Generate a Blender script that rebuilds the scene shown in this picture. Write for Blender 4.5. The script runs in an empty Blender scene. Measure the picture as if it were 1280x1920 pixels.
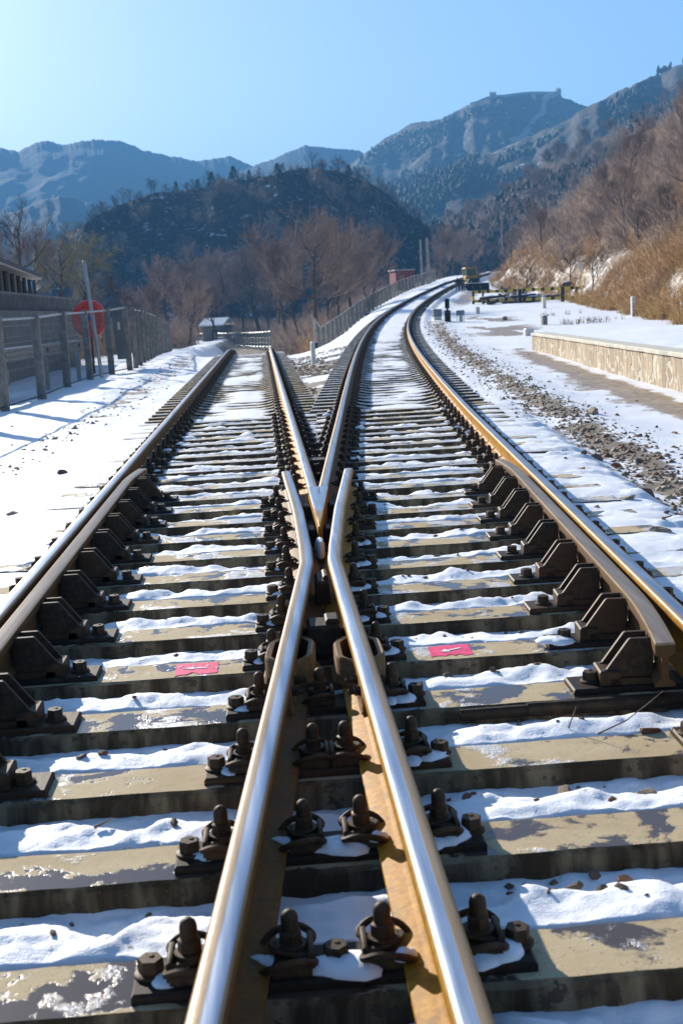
import bpy, bmesh, math, random
import numpy as np
from mathutils import Vector, Matrix, Euler
R=math.radians
rng=np.random.default_rng(7); random.seed(7)
scn=bpy.context.scene; COL=scn.collection

# ------------------------------------------------------------------ camera (measured from the photograph)
F_PX=2303.0; PITCH=0.16338; ROLL=-0.05404; YAW=0.0566; CAM=np.array([-0.2553,0.0,1.2175])
cp,sp=math.cos(PITCH),math.sin(PITCH)
FW=np.array([math.sin(YAW)*cp,math.cos(YAW)*cp,-sp]); R0=np.array([math.cos(YAW),-math.sin(YAW),0]); U0=np.cross(R0,FW)
RT=math.cos(ROLL)*R0+math.sin(ROLL)*U0; UP=-math.sin(ROLL)*R0+math.cos(ROLL)*U0
def at(px,py,y):
    """world point seen at photo pixel (px,py) at forward distance y (metres)"""
    d=FW*F_PX+RT*(px-640)-UP*(py-960)
    return CAM+d*(y/d[1])
def atz(px,py,z):
    d=FW*F_PX+RT*(px-640)-UP*(py-960)
    return CAM+d*((z-CAM[2])/d[2])
cd=bpy.data.cameras.new('camera'); cam=bpy.data.objects.new('camera',cd); COL.objects.link(cam)
m=Matrix(((RT[0],UP[0],-FW[0],CAM[0]),(RT[1],UP[1],-FW[1],CAM[1]),(RT[2],UP[2],-FW[2],CAM[2]),(0,0,0,1)))
cam.matrix_world=m
cd.sensor_fit='VERTICAL'; cd.sensor_height=36; cd.sensor_width=24; cd.lens=F_PX/1920*36
cd.clip_start=.05; cd.clip_end=9000
cd.dof.use_dof=True; cd.dof.focus_distance=6.5; cd.dof.aperture_fstop=6.3
scn.camera=cam

# ------------------------------------------------------------------ small helpers
def tag(o,label=None,cat=None,group=None,kind=None):
    if label: o['label']=label
    if cat: o['category']=cat
    if group: o['group']=group
    if kind: o['kind']=kind
    return o
def empty(name,loc=(0,0,0),rz=0,parent=None):
    o=bpy.data.objects.new(name,None); COL.objects.link(o); o.location=loc; o.rotation_euler=(0,0,rz); o.empty_display_size=.1
    if parent: o.parent=parent
    return o
def link(name,me,parent=None,loc=None,rz=0,mat=None):
    o=bpy.data.objects.new(name,me); COL.objects.link(o)
    if parent: o.parent=parent
    if loc is not None: o.location=loc
    o.rotation_euler=(0,0,rz)
    return o
def copy_tree(o,parent=None):
    c=o.copy(); COL.objects.link(c); c.parent=parent
    for ch in list(o.children): copy_tree(ch,c)
    return c
def npmesh(name,V,Fc,mats,smooth=False,midx=None,attrs=None):
    """V (n,3) array, Fc (m,k) array of equal sized faces"""
    V=np.asarray(V,dtype=np.float32); Fc=np.asarray(Fc,dtype=np.int32)
    me=bpy.data.meshes.new(name); k=Fc.shape[1]
    me.vertices.add(len(V)); me.vertices.foreach_set('co',V.ravel())
    me.loops.add(Fc.size); me.loops.foreach_set('vertex_index',Fc.ravel())
    me.polygons.add(len(Fc)); me.polygons.foreach_set('loop_start',np.arange(0,Fc.size,k,dtype=np.int32))
    try: me.polygons.foreach_set('loop_total',np.full(len(Fc),k,dtype=np.int32))
    except Exception: pass
    if smooth: me.polygons.foreach_set('use_smooth',np.ones(len(Fc),dtype=bool))
    if midx is not None: me.polygons.foreach_set('material_index',np.asarray(midx,dtype=np.int32))
    for mt in (mats if isinstance(mats,(list,tuple)) else [mats]): me.materials.append(mt)
    for nm,a in (attrs or {}).items():
        at_=me.attributes.new(nm,'FLOAT','POINT'); at_.data.foreach_set('value',np.asarray(a,dtype=np.float32).ravel())
    me.update(calc_edges=True); me.validate()
    return me
class MB:
    def __init__(s): s.v=[]; s.f=[]; s.m=[]
    def add(s,vs,fs,mi=0):
        b=len(s.v); s.v+= [tuple(v) for v in vs]; s.f+=[tuple(i+b for i in f) for f in fs]; s.m+=[mi]*len(fs)
    def rings(s,rings,mi=0,cap=True,closed=True):
        n=len(rings[0]); vs=[p for r in rings for p in r]; fs=[]
        for i in range(len(rings)-1):
            for j in range(n if closed else n-1):
                a=i*n+j; b=i*n+(j+1)%n; fs.append((a,b,b+n,a+n))
        if cap and closed: fs.append(tuple(range(n-1,-1,-1))); fs.append(tuple((len(rings)-1)*n+j for j in range(n)))
        s.add(vs,fs,mi)
    def box(s,c,d,mi=0,ch=0.0,rz=0,taper=1.0):
        """box centred at c (bottom z = c[2]-d[2]/2) with chamfered upper edges"""
        hx,hy=d[0]/2,d[1]/2; z0=c[2]-d[2]/2; z1=c[2]+d[2]/2; cr,sr=math.cos(rz),math.sin(rz)
        def ring(kx,ky,z): return [(c[0]+x*cr-y*sr,c[1]+x*sr+y*cr,z) for x,y in ((-kx,-ky),(kx,-ky),(kx,ky),(-kx,ky))]
        tx,ty=hx*taper,hy*taper
        if ch>0: s.rings([ring(hx,hy,z0),ring(tx,ty,z1-ch),ring(tx-ch,ty-ch,z1)],mi)
        else: s.rings([ring(hx,hy,z0),ring(tx,ty,z1)],mi)
    def tube(s,pts,r,n=6,mi=0,cap=True):
        pts=[Vector(p) for p in pts]; rs=r if isinstance(r,(list,tuple)) else [r]*len(pts)
        rings=[]; up=Vector((0,0,1)); prev=None
        for i,p in enumerate(pts):
            t=(pts[min(i+1,len(pts)-1)]-pts[max(i-1,0)])
            t=t.normalized() if t.length>1e-9 else Vector((0,0,1))
            if prev is None:
                a=t.cross(up); a=a if a.length>.05 else t.cross(Vector((1,0,0))); a.normalize()
            else:
                a=prev-t*prev.dot(t); a.normalize()
            prev=a; b=t.cross(a)
            rings.append([p+(a*math.cos(2*math.pi*k/n)+b*math.sin(2*math.pi*k/n))*rs[i] for k in range(n)])
        s.rings(rings,mi,cap)
    def lathe(s,prof,n=12,c=(0,0,0),mi=0,rot=None,ph=0):
        rings=[]
        for r,z in prof:
            ring=[Vector((r*math.cos(2*math.pi*k/n+ph),r*math.sin(2*math.pi*k/n+ph),z)) for k in range(n)]
            if rot is not None: ring=[rot@p for p in ring]
            rings.append([p+Vector(c) for p in ring])
        s.rings(rings,mi)
    def prism(s,poly,axis,a0,a1,mi=0):
        """2D polygon extruded along axis 'y' (poly in x,z) or 'x' (poly in y,z) or 'z' (poly in x,y)"""
        def P(p,a): return (p[0],a,p[1]) if axis=='y' else ((a,p[0],p[1]) if axis=='x' else (p[0],p[1],a))
        s.rings([[P(p,a0) for p in poly],[P(p,a1) for p in poly]],mi)
    def mesh(s,name,mats,smooth=False,ang=35):
        me=bpy.data.meshes.new(name); me.from_pydata(s.v,[],s.f)
        for mt in (mats if isinstance(mats,(list,tuple)) else [mats]): me.materials.append(mt)
        me.polygons.foreach_set('material_index',s.m)
        bm=bmesh.new(); bm.from_mesh(me); bmesh.ops.recalc_face_normals(bm,faces=bm.faces); bm.to_mesh(me); bm.free()
        if smooth:
            me.polygons.foreach_set('use_smooth',[True]*len(me.polygons)); me.set_sharp_from_angle(angle=R(ang))
        me.update(); return me
    def obj(s,name,mats,parent=None,loc=None,rz=0,smooth=False,ang=35):
        return link(name,s.mesh(name,mats,smooth,ang),parent,loc,rz)
# ------------------------------------------------------------------ noise (numpy value noise)
def _h(ix,iy,sd):
    a=(ix.astype(np.int64)*374761393+iy.astype(np.int64)*668265263+sd*1442695041)&0xffffffff
    a=((a^(a>>13))*1274126177)&0xffffffff; a=a^(a>>16)
    return (a&0xffff)/65535.0
def vn(x,y,sd=0):
    x=np.asarray(x,float); y=np.asarray(y,float)
    ix=np.floor(x); iy=np.floor(y); fx=x-ix; fy=y-iy; fx=fx*fx*fx*(fx*(fx*6-15)+10); fy=fy*fy*fy*(fy*(fy*6-15)+10)
    a=_h(ix,iy,sd);b=_h(ix+1,iy,sd);c=_h(ix,iy+1,sd);d=_h(ix+1,iy+1,sd)
    return (a*(1-fx)+b*fx)*(1-fy)+(c*(1-fx)+d*fx)*fy
def fbm(x,y,o=4,sd=0,g=.5):
    t=0;a=1;n=0
    for k in range(o): t=t+a*vn(x,y,sd+k*17); n+=a; a*=g; x=x*2.03+5.1; y=y*2.03+9.7
    return t/n
def sst(a,b,x):
    t=np.clip((x-a)/(b-a),0,1); return t*t*(3-2*t)

# ------------------------------------------------------------------ materials
class NT:
    def __init__(s,name):
        s.m=bpy.data.materials.new(name); s.m.use_nodes=True; s.t=s.m.node_tree; s.b=s.t.nodes['Principled BSDF']; s.out=s.t.nodes['Material Output']
    def n(s,ty,ins=None,**kw):
        nd=s.t.nodes.new('ShaderNode'+ty)
        for k,v in kw.items(): setattr(nd,k,v)
        for k,v in (ins or {}).items(): s.set(nd.inputs[k],v)
        return nd
    def set(s,sock,v):
        if isinstance(v,bpy.types.NodeSocket): s.t.links.new(v,sock)
        elif isinstance(v,bpy.types.Node): s.t.links.new(v.outputs[0],sock)
        else:
            if isinstance(v,(tuple,list)) and len(v)==3 and sock.type=='RGBA': v=(*v,1)
            sock.default_value=v
    def noise(s,vec,scale,detail=4,rough=.55,dist=0): return s.n('TexNoise',{'Vector':vec,'Scale':scale,'Detail':detail,'Roughness':rough,'Distortion':dist}).outputs['Fac']
    def ramp(s,f,a,b): return s.n('MapRange',{'Value':f,'From Min':a,'From Max':b},interpolation_type='SMOOTHSTEP').outputs[0]
    def mix(s,f,a,b):
        nd=s.n('Mix',data_type='RGBA'); s.set(nd.inputs[0],f); s.set(nd.inputs[6],a); s.set(nd.inputs[7],b); return nd.outputs[2]
    def mth(s,op,a,b=0.0,c=0.0):
        nd=s.n('Math',operation=op); s.set(nd.inputs[0],a); s.set(nd.inputs[1],b)
        if op in('MULTIPLY_ADD','SMOOTH_MIN'): s.set(nd.inputs[2],c)
        return nd.outputs[0]
    def attr(s,name): return s.n('Attribute',attribute_name=name).outputs['Fac']
    def bump(s,h,st=.3,d=.01): return s.n('Bump',{'Height':h,'Strength':st,'Distance':d}).outputs[0]
    def fin(s,col=None,rough=None,nor=None,metal=None,spec=None):
        if col is not None: s.set(s.b.inputs['Base Color'],col)
        if rough is not None: s.set(s.b.inputs['Roughness'],rough)
        if nor is not None: s.set(s.b.inputs['Normal'],nor)
        if metal is not None: s.set(s.b.inputs['Metallic'],metal)
        if spec is not None: s.set(s.b.inputs['Specular IOR Level'],spec)
        return s.m
def plain(name,col,rough=.7,metal=0,var=.25,scale=8,spec=.4):
    k=NT(name); tc=k.n('TexCoord').outputs['Object']
    f=k.noise(tc,scale,5); lo=tuple(c*(1-var) for c in col); hi=tuple(min(1,c*(1+var)) for c in col)
    return k.fin(k.mix(k.ramp(f,.3,.7),lo,hi),rough,None,metal,spec)

def mat_snow():
    k=NT('snow'); P=k.n('NewGeometry').outputs['Position']
    mud=k.attr('mud'); grav=k.attr('gravel'); gr=k.attr('grass'); 
    n1=k.noise(P,1.3,6,.6); n2=k.noise(P,9,5,.6); n3=k.noise(P,110,4,.7); n4=k.noise(P,.35,4,.6)
    snow=k.mix(k.ramp(n4,.3,.7),(.84,.86,.89),(.90,.905,.92))
    dirt=k.mix(n2,(.16,.115,.075),(.34,.26,.18)); wetd=k.mix(k.ramp(n2,.3,.7),(.22,.14,.075),(.50,.355,.20))
    # break-up of masks by noise
    def brk(mask,a): return k.ramp(k.mth('ADD',k.mth('SUBTRACT',mask,.5),k.mth('MULTIPLY',k.mth('SUBTRACT',k.mth('ADD',k.mth('MULTIPLY',n1,.6),k.mth('MULTIPLY',n2,.4)),.5),a)),-.06,.1)
    col=k.mix(brk(gr,2.0),snow,k.mix(k.ramp(n2,.35,.65),(.115,.08,.05),(.24,.165,.085)))
    col=k.mix(brk(mud,2.3),col,wetd); col=k.mix(brk(grav,3.0),col,dirt)
    # small dark specks of grit lying on the snow
    vor=k.n('TexVoronoi',{'Vector':P,'Scale':11.0}); 
    sp=k.mth('MULTIPLY',k.ramp(vor.outputs['Distance'],.10,.05),k.ramp(n1,.44,.56))
    col=k.mix(k.mth('MULTIPLY',sp,.8),col,(.12,.085,.055))
    h=k.mth('ADD',k.mth('MULTIPLY',n2,.5),k.mth('MULTIPLY',n3,.22))
    ro=k.mix(brk(mud,2.3),(.55,.55,.55),(.35,.35,.35))
    return k.fin(col,ro,k.bump(h,.35,.05),0,.25)
def mat_concrete():
    k=NT('sleeper_concrete'); T=k.n('TexCoord').outputs['Object']; oi=k.n('ObjectInfo')
    off=k.n('CombineXYZ',{'X':k.mth('MULTIPLY',oi.outputs['Random'],37.0),'Y':k.mth('MULTIPLY',oi.outputs['Random'],91.0),'Z':0.0})
    P=k.n('VectorMath',{0:T,1:off},operation='ADD').outputs[0]
    sep=k.n('SeparateColor'); k.set(sep.inputs[0],oi.outputs['Color']); snowy=sep.outputs[0]; wetl=sep.outputs[1]
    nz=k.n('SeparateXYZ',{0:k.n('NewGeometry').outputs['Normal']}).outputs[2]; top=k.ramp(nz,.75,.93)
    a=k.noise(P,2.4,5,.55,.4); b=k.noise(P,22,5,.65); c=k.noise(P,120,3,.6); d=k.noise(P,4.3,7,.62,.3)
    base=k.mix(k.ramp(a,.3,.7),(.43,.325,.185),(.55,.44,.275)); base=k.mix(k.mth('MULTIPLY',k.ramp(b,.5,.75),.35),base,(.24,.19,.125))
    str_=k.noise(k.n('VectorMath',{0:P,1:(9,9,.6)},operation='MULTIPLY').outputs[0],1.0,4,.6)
    side=k.mix(k.ramp(str_,.34,.60),k.mix(.65,base,(.09,.06,.03)),(.05,.034,.018))  # side faces: streaky stain, darkened further to stand in for deep shade
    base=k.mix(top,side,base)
    wet=k.mth('MULTIPLY',k.ramp(k.mth('ADD',d,k.mth('MULTIPLY',k.mth('SUBTRACT',wetl,.5),.35)),.53,.58),top)
    vo=k.n('TexVoronoi',{'Vector':P,'Scale':55.0}); pore=k.mth('MULTIPLY',k.ramp(vo.outputs['Distance'],.22,.10),k.ramp(a,.45,.6)); base=k.mix(k.mth('MULTIPLY',pore,.6),base,(.13,.10,.07))
    ey=k.mth('ABSOLUTE',k.n('SeparateXYZ',{0:T}).outputs[1]); chip=k.mth('MULTIPLY',k.ramp(ey,.088,.112),k.ramp(k.noise(P,19,4,.7),.56,.62)); base=k.mix(k.mth('MULTIPLY',chip,.85),base,(.07,.05,.035))
    base=k.mix(wet,base,(.085,.06,.043))
    ic=k.mth('ADD',k.noise(P,3.1,8,.68,.2),k.mth('MULTIPLY',k.mth('SUBTRACT',snowy,.5),.5))
    ice=k.mth('MULTIPLY',k.ramp(ic,.505,.585),top)
    gl=k.ramp(c,.35,.7)
    base=k.mix(k.mth('MULTIPLY',ice,k.mth('MULTIPLY_ADD',gl,.55,.4)),base,(.80,.82,.86))
    full=k.mth('MULTIPLY',k.ramp(ic,.655,.73),top); base=k.mix(full,base,(.87,.885,.91))
    ro=k.mix(wet,(.8,.8,.8),(.16,.16,.16)); ro=k.mix(ice,ro,(.3,.3,.3)); ro=k.mix(full,ro,(.6,.6,.6))
    hh=k.mth('ADD',k.mth('MULTIPLY',b,.25),k.mth('MULTIPLY',c,.15)); hh=k.mth('MULTIPLY',hh,k.mth('SUBTRACT',1.0,k.mth('MULTIPLY',wet,.9)))
    hh=k.mth('ADD',hh,k.mth('MULTIPLY',ice,k.mth('MULTIPLY_ADD',c,.9,.4)))
    return k.fin(base,ro,k.bump(hh,.5,.012),0,k.mth('MULTIPLY_ADD',k.mth('MAXIMUM',wet,ice),.38,.12))
def mat_rail(name,lo,hi,dull=0.0,rs=1.0):
    k=NT(name); hx=k.attr('hx'); hz=k.attr('hz'); P=k.n('NewGeometry').outputs['Position']
    st=k.n('VectorMath',{0:P,1:(30,1.2,30)},operation='MULTIPLY').outputs[0]
    a=k.noise(st,1.0,4,.6); b=k.noise(P,45,5,.65); c=k.noise(P,4,4,.6)
    e=k.noise(P,14,6,.7); rust=k.mix(k.ramp(b,.3,.7),(.31,.13,.006),(.50,.24,.012)); rust=k.mix(k.mth('MULTIPLY',k.ramp(e,.5,.68),.7),rust,(.17,.085,.022)); rust=k.mix(k.mth('MULTIPLY',k.ramp(c,.55,.72),.6),rust,(.12,.07,.03))
    rust=k.mix(1.0-rs,rust,(.075,.042,.02))  # lower values darken the rust colour, standing in for shade on the rail
    j=k.mth('MULTIPLY',k.mth('SUBTRACT',a,.5),.006)
    x=k.mth('ADD',hx,j)
    sh=k.mth('MULTIPLY',k.ramp(x,lo-.004,lo+.004),k.ramp(x,hi+.002,hi-.002)); sh=k.mth('MULTIPLY',sh,k.ramp(hz,-.007,-.004))
    tan=k.mth('MULTIPLY',k.ramp(hz,-.012,-.006),1.0)
    film=k.mix(k.ramp(a,.3,.7),(.25,.17,.10),(.36,.26,.16)); col=k.mix(tan,rust,film)
    steel=k.mix(k.ramp(a,.35,.65),(.30,.35,.43),(.44,.49,.57))
    col=k.mix(k.mth('MULTIPLY',sh,1-dull),col,steel)
    mt=k.mth('ADD',k.mth('MULTIPLY',sh,.95*(1-dull)),k.mth('MULTIPLY',tan,.22)); mt=k.mth('MINIMUM',mt,1.0)
    ro=k.mix(tan,(.62,.62,.62),(.42,.42,.42)); ro=k.mix(k.mth('MULTIPLY',sh,1-dull),ro,k.mix(a,(.28,.28,.28),(.46,.46,.46)))
    h=k.mth('MULTIPLY',k.mth('MULTIPLY',b,k.mth('SUBTRACT',1.0,sh)),.5)
    return k.fin(col,ro,k.bump(h,.25,.004),mt,.14)
def mat_iron(name,c0,c1,rough=.6):
    k=NT(name); P=k.n('TexCoord').outputs['Object']; oi=k.n('ObjectInfo').outputs['Random']
    b=k.noise(P,40,6,.65); c=k.noise(P,9,4)
    col=k.mix(k.ramp(b,.3,.7),c0,c1); col=k.mix(k.mth('MULTIPLY',k.ramp(c,.55,.75),.6),col,(.13,.065,.024)); 
    col=k.mix(k.mth('MULTIPLY',k.ramp(oi,.55,1.0),.5),col,(.10,.048,.018)); return k.fin(col,rough,k.bump(b,.35,.003),.15,.22)
def mat_bark(name,c0,c1,sc=6):
    k=NT(name); oi=k.n('ObjectInfo').outputs['Random']; P=k.n('TexCoord').outputs['Object']
    f=k.noise(P,sc,4); col=k.mix(f,c0,c1); 
    return k.fin(k.mix(k.mth('MULTIPLY',oi,.5),col,tuple(c*.55 for c in c0)),.85,None,0,.2)
def mat_hill(name,cols,snow_amt,sc,snowc=(.80,.82,.86),bumpd=2.0,grove=None):
    k=NT(name); P=k.n('NewGeometry').outputs['Position']
    a=k.noise(P,sc,7,.62); b=k.noise(P,sc*6,6,.68); c=k.noise(P,sc*.35,4,.5); d=k.noise(P,sc*2.7,6,.65,.6)
    col=k.mix(k.ramp(b,.32,.68),cols[0],cols[1]); col=k.mix(k.ramp(c,.42,.6),col,k.mix(k.ramp(b,.35,.65),cols[2],cols[0]))
    if grove: col=k.mix(k.ramp(d,.50,.56),col,k.mix(b,tuple(g*.6 for g in grove),grove))
    sn=k.mth('ADD',k.mth('MULTIPLY',d,.65),k.mth('MULTIPLY',b,.35))
    col=k.mix(k.ramp(sn,.60-snow_amt,.66-snow_amt),col,snowc)
    h=k.mth('ADD',k.mth('MULTIPLY',d,.6),k.mth('MULTIPLY',b,.4))
    return k.fin(col,.9,k.bump(h,.8,bumpd),0,.1)
M={}
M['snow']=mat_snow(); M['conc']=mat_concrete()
M['rail_l']=mat_rail('rail_worn_right_shaded',-.004,.026,0,.28); M['rail_c_shade']=mat_rail('rail_worn_centre_shaded',-.017,.021,0,.22); M['rail_c']=mat_rail('rail_worn_centre',-.017,.021); M['rail_r']=mat_rail('rail_worn_left',-.026,.007)  # first two: rust colour darkened as shaded copies, for faces turned from the sun
M['rail_guard']=mat_rail('guard_rail_steel',-.02,.02,.85,.10)  # brown of its own, rust darkened further to paint in shade
M['iron']=mat_iron('dark_iron',(.013,.009,.006),(.035,.022,.013)); M['bolt']=mat_iron('bolt_iron',(.028,.018,.010),(.085,.05,.024)); M['brkt']=mat_iron('bracket_iron',(.020,.013,.008),(.06,.036,.018))
M['plainsnow']=plain('snow_patch',(.86,.88,.91),.55,0,.03,20)
M['rock_t']=plain('stone_tan',(.30,.23,.16),.8,0,.45,12); M['rock_d']=plain('stone_dark',(.14,.095,.07),.8,0,.5,14); M['rock_r']=plain('stone_rusty',(.19,.085,.045),.8,0,.4,14)
M['pink']=plain('red_paint',(.90,.055,.16),.5,0,.22,18); M['white']=plain('white_paint',(.82,.81,.78),.6,0,.08,10)
M['bark']=mat_bark('bark',(.06,.043,.035),(.15,.105,.08)); M['twig']=mat_bark('twigs',(.30,.21,.165),(.46,.345,.275)); M['twig_y']=mat_bark('willow_twigs',(.22,.19,.09),(.33,.28,.14)); M['bark_p']=mat_bark('pale_bark',(.17,.13,.10),(.32,.25,.19))
M['brush']=mat_bark('brush',(.40,.22,.095),(.62,.375,.17),.5); M['grassy']=mat_bark('dry_grass',(.40,.235,.075),(.62,.40,.15),.6); M['weed']=mat_bark('red_weeds',(.15,.06,.035),(.25,.11,.06),3)
M['hillbrush']=mat_bark('hill_brush',(.022,.019,.018),(.052,.042,.037),.4); M['pine']=mat_bark('pine_needles',(.016,.028,.016),(.035,.05,.028),.7)

# ------------------------------------------------------------------ track alignment
XW0=-.564; AL=1/12.0; H0=math.atan(AL)
def build_path():
    out=[]; ds=.1; s=0; x=XW0; y=0; h=H0
    while s<190:
        out.append((x,y,1.985e-4*(max(0,s*s-196) if s<132 else 132*132-196+264*(s-132)*.80),h,s)); k=min(max((s-1.78)/48.8,0),1)/627.0*min(1,max(0,(150-s)/18))
        if s<8.6: k=0
        h+=k*ds; x+=math.sin(h)*ds; y+=math.cos(h)*ds; s+=ds
    return np.array(out)
PATH=build_path()
def pr(s,lat=0.0,dz=0.0):
    """point on the right hand track: arc length s, lateral offset to the right of its left gauge line"""
    v=[np.interp(s,PATH[:,4],PATH[:,i]) for i in range(4)]
    return (v[0]+lat*math.cos(v[3]),v[1]-lat*math.sin(v[3]),v[2]+dz,v[3])
def xr_of(y): return np.interp(y,PATH[:,1],PATH[:,0])
def zr_of(y): return np.interp(y,PATH[:,1],PATH[:,2])
def zl_of(y): y=np.asarray(y,float); return np.maximum(np.where(y<42,0,-.0021*(y-42)**2),-1.7)
G=1.435; HW=.0365
# ------------------------------------------------------------------ terrain height
FOOT_Y=[0,20,34,42,55,83,110,140,165,200,260,330,700]; FOOT_X=[11,11.5,13.2,14.4,16.5,20.5,23,26,31,41,62,90,330]
WALL=[(5.15,9.0),(5.55,13.0),(6.02,18.2),(6.45,24.0),(6.85,29.0),(7.12,33.2)]
def wall_x(y): return np.interp(y,[p[1] for p in WALL],[p[0] for p in WALL])
def ground(x,y,detail=True):
    x=np.asarray(x,float); y=np.asarray(y,float)
    xr=xr_of(y); xrr=xr+1.45; zr=zr_of(y); zl=zl_of(y)
    yy=np.clip((y-150)/80,0,1)
    lm=(.075*(fbm(x*1.7,y*1.1,4,83)-.5)+.012*np.exp(-((x+.72)/.4)**2))*sst(17,18.5,y); bl=zl-.245-.033*sst(17,19,y)+lm; br=zr-.245-.031*sst(17,19,y)+lm+.055*sst(28,70,y)
    # left shoulder
    sh=np.where(y<45,-.30,-.30-.012*(np.minimum(y,160)-45))
    tl=sst(-2.6,-4.2,x); left=bl*(1-tl)+sh*tl
    left=left-.22*sst(-5.1,-6.4,x)-.02*np.clip(-x-7,0,60)
    left=left+.10*np.exp(-((x+3.4)/.7)**2)*sst(16,30,y)*(.2+1.4*fbm(x*1.6,y*1.1,4,5))
    # between the two tracks
    gap=np.maximum(xr-.1,.05); t=np.clip((x-.05)/gap,0,1); val=np.minimum(1.2,np.maximum(0,gap-2)*.16)
    mid=bl*(1-sst(.1,.85,t))+br*sst(.1,.85,t)-val*4*t*(1-t)*.6
    # right of the right hand track
    d=x-xrr; road=zr*.92-.33
    right=br*(1-sst(.65,1.15,d))+road*sst(.65,1.15,d)+.10*np.exp(-((d-1.45)/.55)**2)*sst(8,16,y)
    right=right+.012*np.clip(d-3,0,30)*sst(30,45,y)-.42*sst(.9,1.3,d)*sst(8,6,d)*sst(119,123,y)*sst(140,133,y)
    wx=wall_x(y); plat=sst(wx+.12,wx+.28,x)*sst(33.9,33.3,y)*sst(3,5,y)
    right=right*(1-plat)+(.27+.012*np.clip(x-wx,0,12)+.0*y)*plat
    soft=sst(7.2,9.5,x)*sst(41,33,y); right=np.maximum(right,soft*.30+(1-soft)*(-9))
    z=np.where(x<-1.4,left,np.where(x<0.05,bl,np.where(x<xr,mid,np.where(x<xrr,br,right))))
    # hillside on the right
    xf=np.interp(y,FOOT_Y,FOOT_X); e=np.maximum(x-xf,0)
    rise=.80*e-.0022*np.minimum(e,80)**2*.5
    rise=np.where(e>0,rise*(.82+.36*fbm(x*.045,y*.045,3,41)),0)
    z=z+rise*sst(0,2.5,e)
    far=sst(210,420,y); z=z*(1-far)+(-4+.62*e*.9)*far
    if detail:
        z=z+.05*(fbm(x*.9,y*.9,4,3)-.5)*sst(2.6,4.2,np.abs(x-.3)+0*y)
        z=z+.5*(fbm(x*.25,y*.25,4,9)-.5)*sst(0,5,e)
        z=z+.025*(fbm(x*3,y*3,3,13)-.5)
    return z
def gz(x,y): return float(ground(np.array([x]),np.array([y]),False)[0])
def hit(px,py,y0=6,y1=260):
    """where the sight line through a photo pixel meets the ground"""
    ys=np.linspace(y0,y1,6000); d=FW*F_PX+RT*(px-640)-UP*(py-960)
    P=CAM[None]+d[None]*(ys/d[1])[:,None]; g=ground(P[:,0],P[:,1],False); k=np.where(P[:,2]<=g)[0]
    return P[k[0]] if len(k) else P[-1]
# coarse terrain sheet
def make_ground():
    yy=np.concatenate([[-14,-8,-4,-1.5],np.geomspace(4.5,2700,520)-3.6]); t=np.linspace(-1,1,471); t=np.sign(t)*(.30*np.abs(t)+.70*np.abs(t)**2.6)
    w=7+.62*np.maximum(yy,0); xc=.3+.11*np.clip(yy,0,200)
    X=xc[:,None]+w[:,None]*t[None]; Y=np.repeat(yy[:,None],len(t),1)
    Z=ground(X,Y)
    inner=(X>-2.75)&(X<xr_of(Y)+1.45+.9)&(Y>1.0)&(Y<17.3); Z=np.where(inner,Z-.3,Z)
    xr=xr_of(Y); xrr=xr+1.45; d=X-xrr; e=X-np.interp(Y,FOOT_Y,FOOT_X)
    mud=np.exp(-((d-(2.95+.0*Y))/.38)**2)*sst(6,12,Y)*sst(38,30,Y)+.62*np.exp(-((d-2.3)/.25)**2)*sst(10,20,Y)*sst(60,30,Y)*.6
    mud=mud+.9*np.exp(-((d-3.9)/1.6)**2)*sst(34,44,Y)*sst(75,60,Y)*(fbm(X*.5,Y*.2,3,77)>.5)+.8*np.exp(-((d-2.6)/1.0)**2)*sst(75,95,Y)*sst(140,125,Y)
    grav=.72*np.exp(-((d-1.3)/.36)**2)*sst(5,9,Y)*sst(62,50,Y)+.75*((X>.4)&(X<xr-.5))*sst(17,20,Y)*sst(48,30,Y)*(fbm(X*.7,Y*.4,3,5)>.47)
    grav=grav+.5*np.exp(-((X+2.9)/.45)**2)*sst(12,25,Y)
    grass=sst(-.6,1.6,e)*.62+.75*sst(70,110,Y)*(X<xr-6)*(X>-4)+.8*sst(60,100,Y)*(X<-9)
    grass=np.clip(grass,0,1)+sst(160,240,Y)*.3
    n,mm=X.shape; idx=np.arange(n*mm).reshape(n,mm); Fq=np.stack([idx[:-1,:-1],idx[:-1,1:],idx[1:,1:],idx[1:,:-1]],-1).reshape(-1,4)
    me=npmesh('ground',np.stack([X,Y,Z],-1).reshape(-1,3),Fq,M['snow'],True,None,{'mud':np.clip(mud,0,1),'gravel':np.clip(grav,0,1),'grass':np.clip(grass,0,1)})
    tag(link('ground',me),kind='structure')
make_ground()
SP=.6; Y0=2.479; SW=.115
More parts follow.
